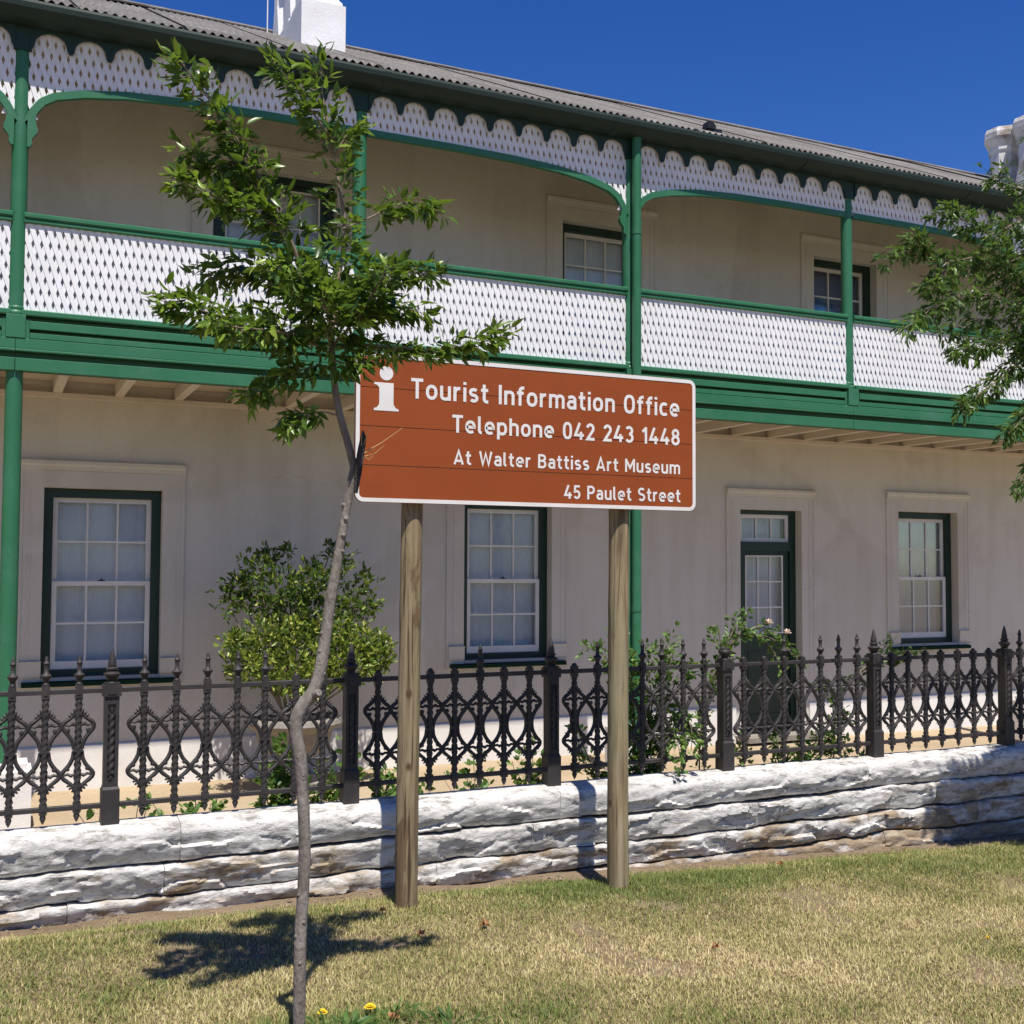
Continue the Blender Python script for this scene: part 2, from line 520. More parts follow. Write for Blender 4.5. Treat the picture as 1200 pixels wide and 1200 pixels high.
# openings: (x0, x1, z0, z1, kind)
OPEN = [
    (0.42, 1.50, 0.55, 2.35, 'window'), (4.70, 5.78, 0.58, 2.35, 'window'), (8.39, 9.34, -0.44, 2.34, 'door'), (10.954, 12.02, 0.60, 2.375, 'window'),
    (14.6, 15.66, 0.60, 2.375, 'window'), (-3.6, -2.54, 0.55, 2.35, 'window'),
    (1.935, 3.22, 3.47, 5.69, 'french'), (5.905, 6.97, 4.02, 5.64, 'window_up'), (9.566, 10.62, 4.02, 5.66, 'window_dark'), (13.3, 14.35, 4.02, 5.66, 'window_up'), (-2.3, -1.24, 4.02, 5.66, 'window_up'),
]
wall = MB()
xs = sorted({HX0, HX1} | {a for o in OPEN for a in o[:2]})
zs = sorted({-0.6, 6.75} | {a for o in OPEN for a in o[2:4]})
for i in range(len(xs)-1):
    for j in range(len(zs)-1):
        cx, cz = (xs[i]+xs[i+1])/2, (zs[j]+zs[j+1])/2
        if any(o[0] < cx < o[1] and o[2] < cz < o[3] for o in OPEN): continue
        wall.add([(xs[i], HW, zs[j]), (xs[i+1], HW, zs[j]), (xs[i+1], HW, zs[j+1]), (xs[i], HW, zs[j+1])], [(0, 1, 2, 3)])
for x0, x1, z0, z1, k in OPEN:
    b = HW+0.32
    wall.add([(x0, HW, z0), (x1, HW, z0), (x1, HW, z1), (x0, HW, z1), (x0, b, z0), (x1, b, z0), (x1, b, z1), (x0, b, z1)], [(0, 4, 5, 1), (1, 5, 6, 2), (2, 6, 7, 3), (3, 7, 4, 0)])
wall.add([(HX0, HW, -0.6), (HX1, HW, -0.6), (HX1, HYB, -0.6), (HX0, HYB, -0.6), (HX0, HW, 6.75), (HX1, HW, 6.75), (HX1, HYB, 6.0), (HX0, HYB, 6.0), (HX0, 13.2, 7.6), (HX1, 13.2, 7.6)],
         [(1, 2, 6, 9, 5), (2, 3, 7, 6), (3, 0, 4, 8, 7)])
wall.build('wall', M['plaster'], house)
pl = MB()
for a, b in ((HX0, 8.30), (9.43, HX1)):
    pl.sweep([(HW-0.035, -0.6), (HW+0.0, -0.6), (HW+0.0, -0.085), (HW-0.02, -0.085), (HW-0.035, -0.10)], a, b)
pl.build('plinth', M['plinth_white'], house)
MB().box(HX0+.1, HX1-.1, HW+1.9, HW+1.95, -0.5, 6.4).build('blackout_wall', M['room_shade'], house)  # near-black sheet behind the windows; the unlit rooms' shade is its colour

def bar_grid(mb, x0, x1, z0, z1, y0, y1, nx, nz, w, edge, bot=None):
    """sash frame with glazing bars; returns pane rects"""
    bot = bot or edge
    mb.box(x0, x1, y0, y1, z0, z0+bot); mb.box(x0, x1, y0, y1, z1-edge, z1)
    mb.box(x0, x0+edge, y0, y1, z0+bot, z1-edge); mb.box(x1-edge, x1, y0, y1, z0+bot, z1-edge)
    ax, bx, az, bz = x0+edge, x1-edge, z0+bot, z1-edge
    pw, ph = (bx-ax-(nx-1)*w)/nx, (bz-az-(nz-1)*w)/nz
    g = 0.004
    bars = []
    for i in range(1, nx):
        xa = ax+i*pw+(i-1)*w
        bars.append((xa, xa+w, y0+g, y1-g, az, bz))
    for j in range(1, nz):
        za = az+j*ph+(j-1)*w
        bars.append((ax, bx, y0+g+.001, y1-g-.001, za, za+w))
    panes = [(ax+i*(pw+w), ax+i*(pw+w)+pw, az+j*(ph+w), az+j*(ph+w)+ph) for j in range(nz) for i in range(nx)]
    return bars, panes


def put_panes(win, panes, y):
    for a, b, c, d in panes:
        MB().box(a-.003, b+.003, y, y+0.004, c-.003, d+.003).build('pane', M['glass'], win)


def put_bars(win, bars, m='sash_paint'):
    for q in bars:
        MB().box(*q).build('glazing_bar', M[m], win)


def curtain(win, x0, x1, z0, z1, y, lace=True):
    n = int((x1-x0)/0.02)
    ph = RND.random()*6
    vs, fs = [], []
    for i in range(n+1):
        x = x0+(x1-x0)*i/n
        yy = y+0.004*math.sin(x*62+ph)+0.003*math.sin(x*27+ph*2)
        zb = z0 + (0.022*abs(math.sin(x*21+ph)) if lace else 0)
        vs += [(x, yy, zb), (x, yy+0.003*math.sin(x*40), z1)]
    for i in range(n):
        fs.append((2*i, 2*i+2, 2*i+3, 2*i+1))
    MB().add(vs, fs).build('curtain', M['curtain'], win, smooth=True)


def surround(win, x0, x1, z0, z1, low):
    s = 0.18
    zt = z1
    mb = MB()
    for sgn, a, b in ((-1, x0-s, x0), (1, x1, x1+s)):
        lowz = z0-0.08 if low else z0+0.12
        mb.box(a, b, HW-0.011, HW, lowz, zt+0.16)
        o0, o1 = (a-0.028, a) if sgn < 0 else (b, b+0.028)
        mb.box(o0, o1, HW-0.017, HW, lowz if low else lowz+.1, zt+0.17)
        i0, i1 = (a+0.05, a+0.07) if sgn < 0 else (b-0.07, b-0.05)
        mb.box(i0, i1, HW-0.015, HW-0.010, lowz+0.2, zt+0.10)
        if low:
            mb.box(a-0.004, b+0.004, HW-0.03, HW-0.0225, z0+0.02, z0+0.15)
            mb.box(a-0.006, b+0.006, HW-0.04, HW-0.0215, z0+0.15, z0+0.163)
    mb.box(x0, x1, HW-0.0115, HW, zt, zt+0.158)
    mb.build('architrave', M['plaster'], win)
    MB().sweep([(HW, zt+0.16), (HW-0.028, zt+0.16), (HW-0.032, zt+0.185), (HW-0.034, zt+0.20), (HW-0.048, zt+0.22), (HW-0.05, zt+0.25), (HW-0.035, zt+0.258), (HW, zt+0.275)], x0-s-0.03, x1+s+0.03).build('hood_mould', M['plaster'], win)


def make_window(x0, x1, z0, z1, kind, label):
    win = thing('window', ((x0+x1)/2, HW, z0), parent=house)
    win['label'] = label
    surround(win, x0, x1, z0, z1, kind == 'window')
    fy = HW+0.115
    f = 0.088
    gb = 'dark_green'
    fr = MB()
    fr.box(x0, x0+f, fy, fy+0.12, z0, z1); fr.box(x1-f, x1, fy, fy+0.12, z0, z1)
    fr.box(x0+f, x1-f, fy, fy+0.12, z1-f, z1); fr.box(x0+f, x1-f, fy, fy+0.12, z0, z0+0.07)
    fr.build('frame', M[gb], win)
    MB().sweep([(HW-0.07, z0-0.075), (HW+0.13, z0-0.075), (HW+0.13, z0-0.002), (HW-0.02, z0-0.03), (HW-0.07, z0-0.035)], x0-0.0 if kind != 'window' else x0-0.16, x1 if kind != 'window' else x1+0.16).build('sill', M['sill_green'], win)
    zm = (z0+0.07+z1-f)/2
    mb = MB(); bars, panes = bar_grid(mb, x0+f, x1-f, zm-0.018, z1-f, fy+0.055, fy+0.09, 3, 2, 0.018, 0.045, 0.036)
    up_ = mb.build('upper_sash', M['sash_paint'], win); put_bars(win, bars); put_panes(win, panes, fy+0.07)
    mb = MB(); bars, panes = bar_grid(mb, x0+f+0.002, x1-f-0.002, z0+0.07, zm+0.018, fy+0.018, fy+0.053, 3, 2, 0.018, 0.045, 0.075)
    mb.build('lower_sash', M['sash_paint'], win); put_bars(win, bars); put_panes(win, panes, fy+0.034)
    mx = (x0+x1)/2
    MB().box(mx-0.03, mx+0.03, fy+0.03, fy+0.05, zm+0.0185, zm+0.03).box(mx-0.008, mx+0.008, fy+0.032, fy+0.048, zm+0.03, zm+0.045).build('sash_latch', M['iron'], win)
    if kind != 'window_dark':
        curtain(win, x0+0.03, x1-0.03, z0+0.10, z1-0.03, fy+0.14)
    return win


LBL = ['window beside the left veranda post', 'window partly behind the sign posts', '', 'window right of the green door', 'window', 'window', '', 'upper window beside the downpipe', 'dark upper window behind the right balcony post', 'window', 'window']
for (x0, x1, z0, z1, k), lb in zip(OPEN, LBL):
    if k.startswith('window'):
        make_window(x0, x1, z0, z1, k, lb)
# front door
x0, x1, z0, z1, _ = OPEN[2]
door = thing('door', ((x0+x1)/2, HW, z0), parent=house)
door['label'] = 'dark green glazed door with a three-pane fanlight'
surround(door, x0, x1, z0, z1, False)
fy = HW+0.115
fr = MB()
fr.box(x0, x0+0.09, fy, fy+0.12, z0, z1); fr.box(x1-0.09, x1, fy, fy+0.12, z0, z1)
fr.box(x0+0.09, x1-0.09, fy, fy+0.12, z1-0.055, z1); fr.box(x0+0.09, x1-0.09, fy-.01, fy+0.12, z1-0.52, z1-0.40)
fr.build('frame', M['dark_green'], door)
mb = MB(); bars, panes = bar_grid(mb, x0+0.09, x1-0.09, z1-0.40, z1-0.055, fy+0.03, fy+0.07, 3, 1, 0.018, 0.045)
mb.build('fanlight_sash', M['sash_paint'], door); put_bars(door, bars); put_panes(door, panes, fy+0.05)
lf = MB()
dx0, dx1, dz1 = x0+0.092, x1-0.092, z1-0.522
lf.box(dx0, dx0+0.09, fy+0.03, fy+0.075, z0+0.01, dz1); lf.box(dx1-0.09, dx1, fy+0.03, fy+0.075, z0+0.01, dz1)
lf.box(dx0+0.09, dx1-0.09, fy+0.03, fy+0.075, dz1-0.05, dz1); lf.box(dx0+0.09, dx1-0.09, fy+0.03, fy+0.075, z0+0.01, z0+0.22)
lf.box(dx0+0.09, dx1-0.09, fy+0.03, fy+0.075, 0.62, 0.78)
lf.build('leaf', M['dark_green'], door)
MB().box(dx0+0.09, dx1-0.09, fy+0.045, fy+0.06, z0+0.22, 0.62).box(dx0+0.14, dx1-0.14, fy+0.036, fy+0.046, z0+0.28, 0.56).build('panel', M['dark_green'], door)
mb = MB(); bars, panes = bar_grid(mb, dx0+0.09, dx1-0.09, 0.78, dz1-0.05, fy+0.025, fy+0.06, 3, 3, 0.016, 0.016)
mb.build('glazing_frame', M['sash_paint'], door); put_bars(door, bars); put_panes(door, panes, fy+0.045)
curtain(door, dx0+0.05, dx1-0.05, 0.6, z1-0.05, fy+0.14, False)
MB().lathe([(0.03, 0), (0.03, 0.012)], (dx1-0.045, fy+0.01, 0.64), 10).build('knob', M['iron'], door)
MB().box(x0-0.1, x1+0.1, HW-0.3, HW+0.12, YARD_Z, z0).build('doorstep', M['urn'], door)
# french doors upstairs
x0, x1, z0, z1, _ = OPEN[6]
fd = thing('french_door', ((x0+x1)/2, HW, z0), parent=house)
fd['label'] = 'balcony doors half hidden by the sapling'
surround(fd, x0, x1, z0, z1, False)
fr = MB(); f = 0.075
fr.box(x0, x0+f, fy, fy+0.12, z0, z1); fr.box(x1-f, x1, fy, fy+0.12, z0, z1); fr.box(x0+f, x1-f, fy, fy+0.12, z1-f, z1)
fr.build('frame', M['dark_green'], fd)
xm = (x0+x1)/2
for a, b in ((x0+f+.002, xm-.002), (xm+.002, x1-f-.002)):
    lf = MB(); lf.box(a, a+0.07, fy+0.03, fy+0.07, z0, z1-f-.002); lf.box(b-0.07, b, fy+0.03, fy+0.07, z0, z1-f-.002)
    lf.box(a+.07, b-.07, fy+0.03, fy+0.07, z0, z0+0.5); lf.box(a+.07, b-.07, fy+0.03, fy+0.07, z1-f-0.05, z1-f-.002)
    lf.build('leaf', M['dark_green'], fd)
    mb = MB(); bars, panes = bar_grid(mb, a+.07, b-.07, z0+0.5, z1-f-.05, fy+.025, fy+.06, 2, 4, .015, .015)
    mb.build('glazing_frame', M['sash_paint'], fd); put_bars(fd, bars); put_panes(fd, panes, fy+.045)
curtain(fd, x0+.08, x1-.08, z0+.1, z1-.1, fy+.14, False)

# ---- roof
R0Y, R0Z, RY, RS = 9.755, 6.218, 13.25, 0.51
RZ = R0Z+(RY-R0Y)*RS
roof = thing('roof', (5, R0Y, R0Z), parent=house)
sw, cp, amp = 0.912, 0.076, 0.014
nseg = int(sw/cp)*8
prof = [(i*sw/nseg, amp*math.cos(2*math.pi*(i*sw/nseg)/cp)) for i in range(nseg+1)]
ln = RY-R0Y
vs, fs = [], []
for k in range(2):
    for i, (x, dz) in enumerate(prof):
        vs += [(x, 0, dz-k*0.006), (x, ln, dz+ln*RS-k*0.006)]
n2 = len(prof)*2
for i in range(nseg):
    fs.append((2*i, 2*i+2, 2*i+3, 2*i+1))
    fs.append((n2+2*i, n2+2*i+1, n2+2*i+3, n2+2*i+2))
    fs.append((2*i, n2+2*i, n2+2*i+2, 2*i+2))
sheet = MB().add(vs, fs).mesh('roof_sheet', M['roof'], True)
x = HX0-0.1
k = 0
while x < HX1:
    place(sheet, 'roof_sheet', roof, (x, R0Y-RND.uniform(0, 0.03), R0Z+(k % 2)*0.004+RND.uniform(0, 0.002)), (RND.uniform(-.0005, .0005), RND.uniform(-.0015, .0015), 0))
    x += sw-cp*0.5
    k += 1
MB().add([(HX0-.1, RY, RZ-.01), (HX1+.3, RY, RZ-.01), (HX1+.3, HYB+.3, 5.95), (HX0-.1, HYB+.3, 5.95)], [(0, 1, 2, 3)]).build('rear_slope', M['roof'], roof)
MB().sweep([(RY-0.20, RZ-0.20*RS+0.050), (RY, RZ+0.06), (RY+0.16, RZ-0.05), (RY+0.16, RZ-0.07), (RY, RZ+0.045), (RY-0.195, RZ-0.20*RS+0.034)], HX0-.1, HX1+.3).build('ridge_cap', M['roof'], roof)
gp = [(9.945, 6.180), (9.722, 6.180), (9.719, 6.190), (9.706, 6.190), (9.702, 6.167), (9.710, 6.127), (9.738, 6.086), (9.79, 6.062), (9.86, 6.052), (9.945, 6.052)]
xg = HX0
while xg < HX1:
    xe = min(xg+2.44, HX1)
    MB().sweep(gp, xg, xe-0.004).build('gutter', M['gutter_green'], roof)
    xg = xe
for i in range(1, 12):
    xj = HX0+2.44*i
    MB().sweep([(a-0.004 if a < 9.9 else a, b-0.004 if b < 6.1 else b+.002) for a, b in gp], xj-0.03, xj+0.03).build('gutter_joint', M['gutter_green'], roof)
MB().box(HX0, HX1, 9.96, HW, 6.255, 6.275).build('veranda_ceiling', M['soffit'], house)
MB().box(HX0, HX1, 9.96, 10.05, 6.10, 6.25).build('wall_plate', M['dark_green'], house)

# ---- chimneys
def ring8(cx, cy, hx, hy, cut):
    return [(cx-hx+cut, cy-hy), (cx+hx-cut, cy-hy), (cx+hx, cy-hy+cut), (cx+hx, cy+hy-cut), (cx+hx-cut, cy+hy), (cx-hx+cut, cy+hy), (cx-hx, cy+hy-cut), (cx-hx, cy-hy+cut)]


def loft(mb, rings):
    n = 8
    base = len(mb.v)
    for pts, z in rings:
        mb.v += [(a, b, z) for a, b in pts]
    for i in range(len(rings)-1):
        for k in range(n):
            k2 = (k+1) % n
            mb.f.append((base+i*n+k, base+i*n+k2, base+(i+1)*n+k2, base+(i+1)*n+k))
    mb.f.append(tuple(base+(len(rings)-1)*n+k for k in range(n)))


def chimney(cx, y0, ny, wx, zb, zt, top, m, parent, gap=1.22):
    ch = thing('chimney', (cx, y0, zb), parent=parent)
    h = wx/2
    L = ny*wx*gap
    b = MB()
    b.box(cx-h, cx+h, y0, y0+L, zb, zt)
    b.sweep([(y0-.012, zb), (y0-.012, zb+.1), (y0, zb+.1), (y0, zb)], cx-h-.012, cx+h+.012)
    b.build('base', m, ch)
    for i in range(ny):
        cy = y0+L*(i+.5)/ny
        s = MB(); e = 1e-4
        q = h*0.93
        loft(s, [(ring8(cx, cy, q, q, e), zt), (ring8(cx, cy, q, q, e), zt+0.06), (ring8(cx, cy, q*.86, q*.86, e), zt+0.10), (ring8(cx, cy, q*.84, q*.84, q*.5), zt+0.55), (ring8(cx, cy, q*.84, q*.84, q*.5), top)])
        s.build('shaft', m, ch)
        c = MB()
        def R(k): return ring8(cx, cy, q*k, q*k, q*k*.58)
        loft(c, [(R(.86), top-.12), (R(.92), top-.08), (R(.92), top-.04), (R(.86), top-.03), (R(1.0), top+.03), (R(1.12), top+.10), (R(1.16), top+.12), (R(1.16), top+.2), (R(1.05), top+.27), (R(.8), top+.28)])
        c.build('cap', m, ch)
    return ch


def roofz(y): return R0Z+(y-R0Y)*RS


chimney(3.05, 11.45, 3, 0.48, roofz(11.45)-0.1, 7.60, 9.3, M['chimney'], house)
chimney(14.40, 11.85, 2, 0.52, roofz(11.85)-0.1, 7.28, 8.27, M['chimney_old'], house, 1.04)
MB().tube([(2.785, 13.0, roofz(13.0)), (2.785, 13.0, 9.2)], 0.007, 6).build('vent_pipe', M['white_paint'], house)

# ---- veranda
def px(i): return PX0+i*PDX


I0, I1 = -2, 6           # posts
ARCH = [(0.0, 5.20), (0.085, 5.24), (0.10, 5.31), (0.125, 5.36), (0.18, 5.435), (0.27, 5.492), (0.49, 5.55), (0.83, 5.600), (1.33, 5.628), (2.0, 5.64), (4, 5.64)]


def arch_z(d):
    for (a, za), (b, zb) in zip(ARCH, ARCH[1:]):
        if d <= b: return za+(zb-za)*(d-a)/(b-a)
    return ARCH[-1][1]


def even_dist(x):
    t = (x-PX0)/(2*PDX)
    return abs(t-round(t))*2*PDX


# posts
for i in range(I0, I1+1):
    p = thing('veranda_post', (px(i), VY, YARD_Z if i % 2 == 0 else 3.3), parent=house)
    x = px(i)
    MB().tube([(x, VY, 3.66), (x, VY, 5.0), (x, VY, 6.12)], [0.066, 0.064, 0.062], 20).build('upper_shaft', M['green_paint'], p, True)
    MB().lathe([(0.066, 3.655), (0.082, 3.66), (0.086, 3.675), (0.08, 3.69), (0.07, 3.70), (0.074, 3.71), (0.074, 3.725), (0.066, 3.735)], (x, VY, 0), 20).build('collar', M['green_paint'], p, True)
    MB().box(x-0.073, x+0.073, 9.897, 10.06, 3.463, 3.654, 0.004).build('pedestal', M['green_paint'], p)
    if i % 2 == 0:
        MB().tube([(x, VY, -0.1), (x, VY, 1.5), (x, VY, 3.199)], [0.070, 0.069, 0.066], 20).build('lower_shaft', M['green_paint'], p, True)
        MB().box(x-0.16, x+0.20, 9.84, 10.2, YARD_Z, -0.02, 0.01).box(x-0.13, x+0.17, 9.87, 10.17, -0.02, 0.03).build('footing', M['plinth_white'], p)
# downpipe next to the third post
dpx = px(2)+0.022
dp = thing('downpipe', (dpx, 9.93, YARD_Z), parent=house)
MB().tube([(dpx, 9.86, 6.10), (dpx, 9.868, 5.98), (dpx, 9.868, 3.0), (dpx, 9.868, YARD_Z)], 0.048, 16).build('pipe', M['green_paint'], dp, True)
for z in (5.08, 3.02, 1.2):
    MB().tube([(dpx, 9.868, z-.03), (dpx, 9.868, z+.03)], 0.053, 16).build('pipe_collar', M['green_paint'], dp, True)

LAT_P, LAT_W, LAT_S = 0.066, 0.0395, 1/3.0        # pitch, horizontal width, dx/dz


def clip_x(poly, xl, keep_right):
    out = []
    n = len(poly)
    for i in range(n):
        a, b = poly[i], poly[(i+1) % n]
        ia = (a[0] >= xl) == keep_right
        ib = (b[0] >= xl) == keep_right
        if ia: out.append(a)
        if ia != ib:
            t = (xl-a[0])/(b[0]-a[0])
            out.append((xl, a[1]+t*(b[1]-a[1])))
    return out


def lattice(x0, x1, z0, z1, y, zlow=None):
    mb = MB()
    H = z1-z0
    for s, yy in ((-1, y), (1, y+0.0062)):
        n = int((x1-x0+H*LAT_S)/LAT_P)+3
        for k in range(-2, n):
            xb = (x0 - (H*LAT_S if s > 0 else 0)) + k*LAT_P + RND.uniform(-.001, .001)
            za = z0
            if zlow:
                za = z0
                for _ in range(4):
                    xc = xb+s*LAT_S*(za-z0)+LAT_W/2
                    za = max(z0, zlow(min(max(xc, x0), x1)))
                if za > z1-0.03: continue
            poly = [(xb+s*LAT_S*(za-z0), za), (xb+LAT_W+s*LAT_S*(za-z0), za), (xb+LAT_W+s*LAT_S*H, z1), (xb+s*LAT_S*H, z1)]
            poly = clip_x(poly, x0, True)
            if len(poly) > 2: poly = clip_x(poly, x1, False)
            if len(poly) > 2: mb.prism(poly, yy, yy+0.006)
    return mb


for i in range(I0, I1):
    a, b = px(i), px(i+1)
    # balustrade
    bl = thing('balustrade', ((a+b)/2, 9.96, 3.65), parent=house)
    bl0, bl1 = a+0.055, b-0.055
    lattice(bl0, bl1, 3.69, 4.44, 9.957).build('lattice', M['white_paint'], bl, kind='stuff')
    MB().sweep([(9.945, 4.425), (10.02, 4.425), (10.02, 4.46), (10.04, 4.47), (10.04, 4.50), (10.02, 4.512), (9.94, 4.512), (9.922, 4.50), (9.922, 4.474), (9.94, 4.463), (9.934, 4.45), (9.934, 4.435)], bl0-.01, bl1+.01).build('handrail', M['green_paint'], bl)
    MB().box(bl0-.01, bl1+.01, 9.905, 10.0, 3.652, 3.70, 0.008).build('bottom_rail', M['green_paint'], bl)
    # balcony edge boards
    c0, c1 = a+0.075, b-0.075
    eb = thing('balcony_edge', ((a+b)/2, 9.93, 3.2), parent=house)
    MB().box(a, b, 10.0, 10.02, 3.20, 3.655).build('backing_board', M['green_paint'], eb)
    MB().box(c0+.03, c1-.03, 9.918, 9.998, 3.545, 3.612, 0.004).build('moulding', M['green_paint'], eb)
    MB().box(c0, c0+.028, 9.925, 9.998, 3.463, 3.63).box(c1-.028, c1, 9.925, 9.998, 3.463, 3.63).build('stile', M['green_paint'], eb)
    MB().box(c0+.03, c1-.03, 9.928, 9.998, 3.470, 3.516, 0.003).build('moulding', M['green_paint'], eb)
    MB().box(a+.002, b-.002, 9.903, 9.998, 3.378, 3.461, 0.003).build('fascia_board', M['green_paint'], eb)
    MB().box(a+.002, b-.002, 9.886, 9.998, 3.354, 3.374, 0.004).build('cornice', M['green_paint'], eb)
    MB().box(a+.003, b-.003, 9.908, 9.963, 3.198, 3.302, 0.003).build('beam', M['green_paint'], eb)
    # frieze
    fz = thing('frieze', ((a+b)/2, 9.96, 5.64), parent=house)
    lattice(a+.05, b-.05, 5.22, 6.10, 9.960, lambda x: arch_z(even_dist(x))+(0.03 if even_dist(x) > .25 else .07)).build('lattice', M['white_paint'], fz, kind='stuff')
    # arched rail
    xs_ = []
    nn = 90
    ev_left = i % 2 == 0
    pts = []
    for q in range(nn+1):
        t = q/nn
        t = t**2.2
        x = (a+.075+(PDX-.13)*t) if ev_left else (b-.075-(PDX-.13)*t)
        pts.append((x, arch_z(even_dist(x))))
    rib = []
    for q in range(len(pts)):
        p0, p1 = pts[max(q-1, 0)], pts[min(q+1, nn)]
        tx, tz = p1[0]-p0[0], p1[1]-p0[1]
        l = math.hypot(tx, tz)
        nx_, nz_ = -tz/l, tx/l
        if nz_ < 0: nx_, nz_ = -nx_, -nz_
        rib.append((pts[q], (pts[q][0]+nx_*0.062, pts[q][1]+nz_*0.062)))
    vs, fs = [], []
    for (ax_, az_), (bx_, bz_) in rib:
        vs += [(ax_, 9.944, az_), (bx_, 9.944, bz_), (bx_, 9.995, bz_), (ax_, 9.995, az_)]
    for q in range(nn):
        for k in range(4):
            k2 = (k+1) % 4
            fs.append((4*q+k, 4*q+k2, 4*q+4+k2, 4*q+4+k))
    MB().add(vs, fs).build('arch_rail', M['green_paint'], fz)
    sx = 1 if ev_left else -1
    ex = a if ev_left else b
    br = [(0.05, 5.06), (0.075, 5.065), (0.088, 5.09), (0.086, 5.13), (0.105, 5.16), (0.128, 5.19), (0.130, 5.225), (0.116, 5.255), (0.112, 5.30), (0.05, 5.36)]
    poly = [(ex+sx*u, z) for u, z in br]
    if sx < 0: poly = poly[::-1]
    MB().prism(poly, 9.941, 9.988).build('bracket', M['green_paint'], fz)
    # scalloped valance board
    va = MB()
    v0, v1 = a+0.06, b-0.06
    ns = 9
    pt = (v1-v0)/ns
    N = ns*24
    prev = None
    for q in range(N+1):
        x = v0+(v1-v0)*q/N
        u = ((x-v0)/pt) % 1.0
        d = abs(u-.5)*pt
        rr = pt*0.40
        if d < rr: zb = 5.925+0.105*math.sqrt(max(0, 1-(d/rr)**2))
        else: zb = 5.895-0.012*min(1, (d-rr)/0.012)
        if d >= rr and d < rr+0.008: zb = 5.925-0.035*(d-rr)/0.008
        if prev:
            xa, za = prev
            va.add([(xa, 9.918, za), (x, 9.918, zb), (x, 9.918, 6.14), (xa, 9.918, 6.14), (xa, 9.938, za), (x, 9.938, zb), (x, 9.938, 6.14), (xa, 9.938, 6.14)], [(0, 1, 2, 3), (4, 7, 6, 5), (0, 4, 5, 1), (3, 2, 6, 7)])
        prev = (x, zb)
    va.build('valance', M['valance_shaded_green'], fz)
    MB().box(a-.07, a+.07, 9.93, 9.97, 5.86, 6.14).build('cap_block', M['valance_shaded_green'], fz)

# balcony floor, joists
MB().box(px(I0)-.2, px(I1)+.2, 10.021, HW-.001, 3.36, 3.40).build('balcony_floor', M['soffit'], house)
MB().box(px(I0)-.2, px(I1)+.2, HW-0.06, HW-.001, 3.20, 3.245).build('ledger', M['joist'], house)
jm = MB().box(-0.04, 0.04, 10.024, HW-.003, 3.246, 3.358).mesh('joist', M['joist'])
x = px(I0)+.1
while x < px(I1):
    place(jm, 'joist', house, (x, 0, 0))
    x += 0.555

# ------------------------------------------------------------------ floodlight on the roof edge
fl = thing('floodlight', (6.9, 9.95, 6.30), 'small black floodlight clamped on the roof edge', 'lamp')
MB().prism([(6.84, 6.33), (6.95, 6.31), (6.97, 6.37), (6.93, 6.41), (6.86, 6.41)], 9.90, 9.99).build('lamp_housing', M['black_plastic'], fl)
MB().box(6.845, 6.945, 9.89, 9.899, 6.335, 6.395).build('lens', M['black_plastic'], fl)
MB().box(6.96, 7.06, 9.92, 9.96, 6.32, 6.355).tube([(6.9, 9.95, 6.29), (6.9, 9.95, 6.33)], 0.012, 6).build('bracket', M['black_plastic'], fl)
MB().tube([(7.0 + 0.12*k, 9.94+0.012*k+0.01*math.sin(k*2.1), 6.32+0.006*k+0.008*math.sin(k*1.7)) for k in range(12)], 0.007, 5).build('cable', M['black_plastic'], fl)

# ------------------------------------------------------------------ stone wall
def hsh(a, b, c, k):
    return math.sin(a*127.1+b*311.7+c*74.7+k*53.3)*43758.5453 % 1.0


def facet(x, z, o, sx, sz):
    """angular split faces: every voronoi cell is a plane of its own tilt"""
    d, p = mn.voronoi((x*sx, z*sz, o))
    c = p[0]
    tx, tz, b = hsh(c[0], c[1], c[2], 1)-.5, hsh(c[0], c[1], c[2], 2)-.5, hsh(c[0], c[1], c[2], 3)-.5
    return b*.9 + tx*(x*sx-c[0])*1.6 + tz*(z*sz-c[1])*1.8


def strat(x, o, z):
    """relief of a quarry-faced stone"""
    wx, wz = x+.05*mn.noise((x*4, z*9, o)), z+.016*mn.noise((x*5, z*12, o+9))
    h = mn.fractal((x*1.7, o, z*5), 0.9, 2.1, 4)
    s_ = mn.fractal((x*14, o, z*34), 0.7, 2.2, 4)
    return 0.012*h + 0.021*facet(wx, wz, o, 3.4, 10.0) + 0.0065*facet(wx, wz, o+5, 9.0, 24.0) + 0.0035*s_


def bed(x, k):
    """wandering line of bed joint k"""
    return .022*mn.noise((x*.9, k*7.3, 0))+.016*mn.noise((x*3.3, k*3.1, 2))+.006*mn.noise((x*10, k, 4))+.003*mn.noise((x*27, k, 6))


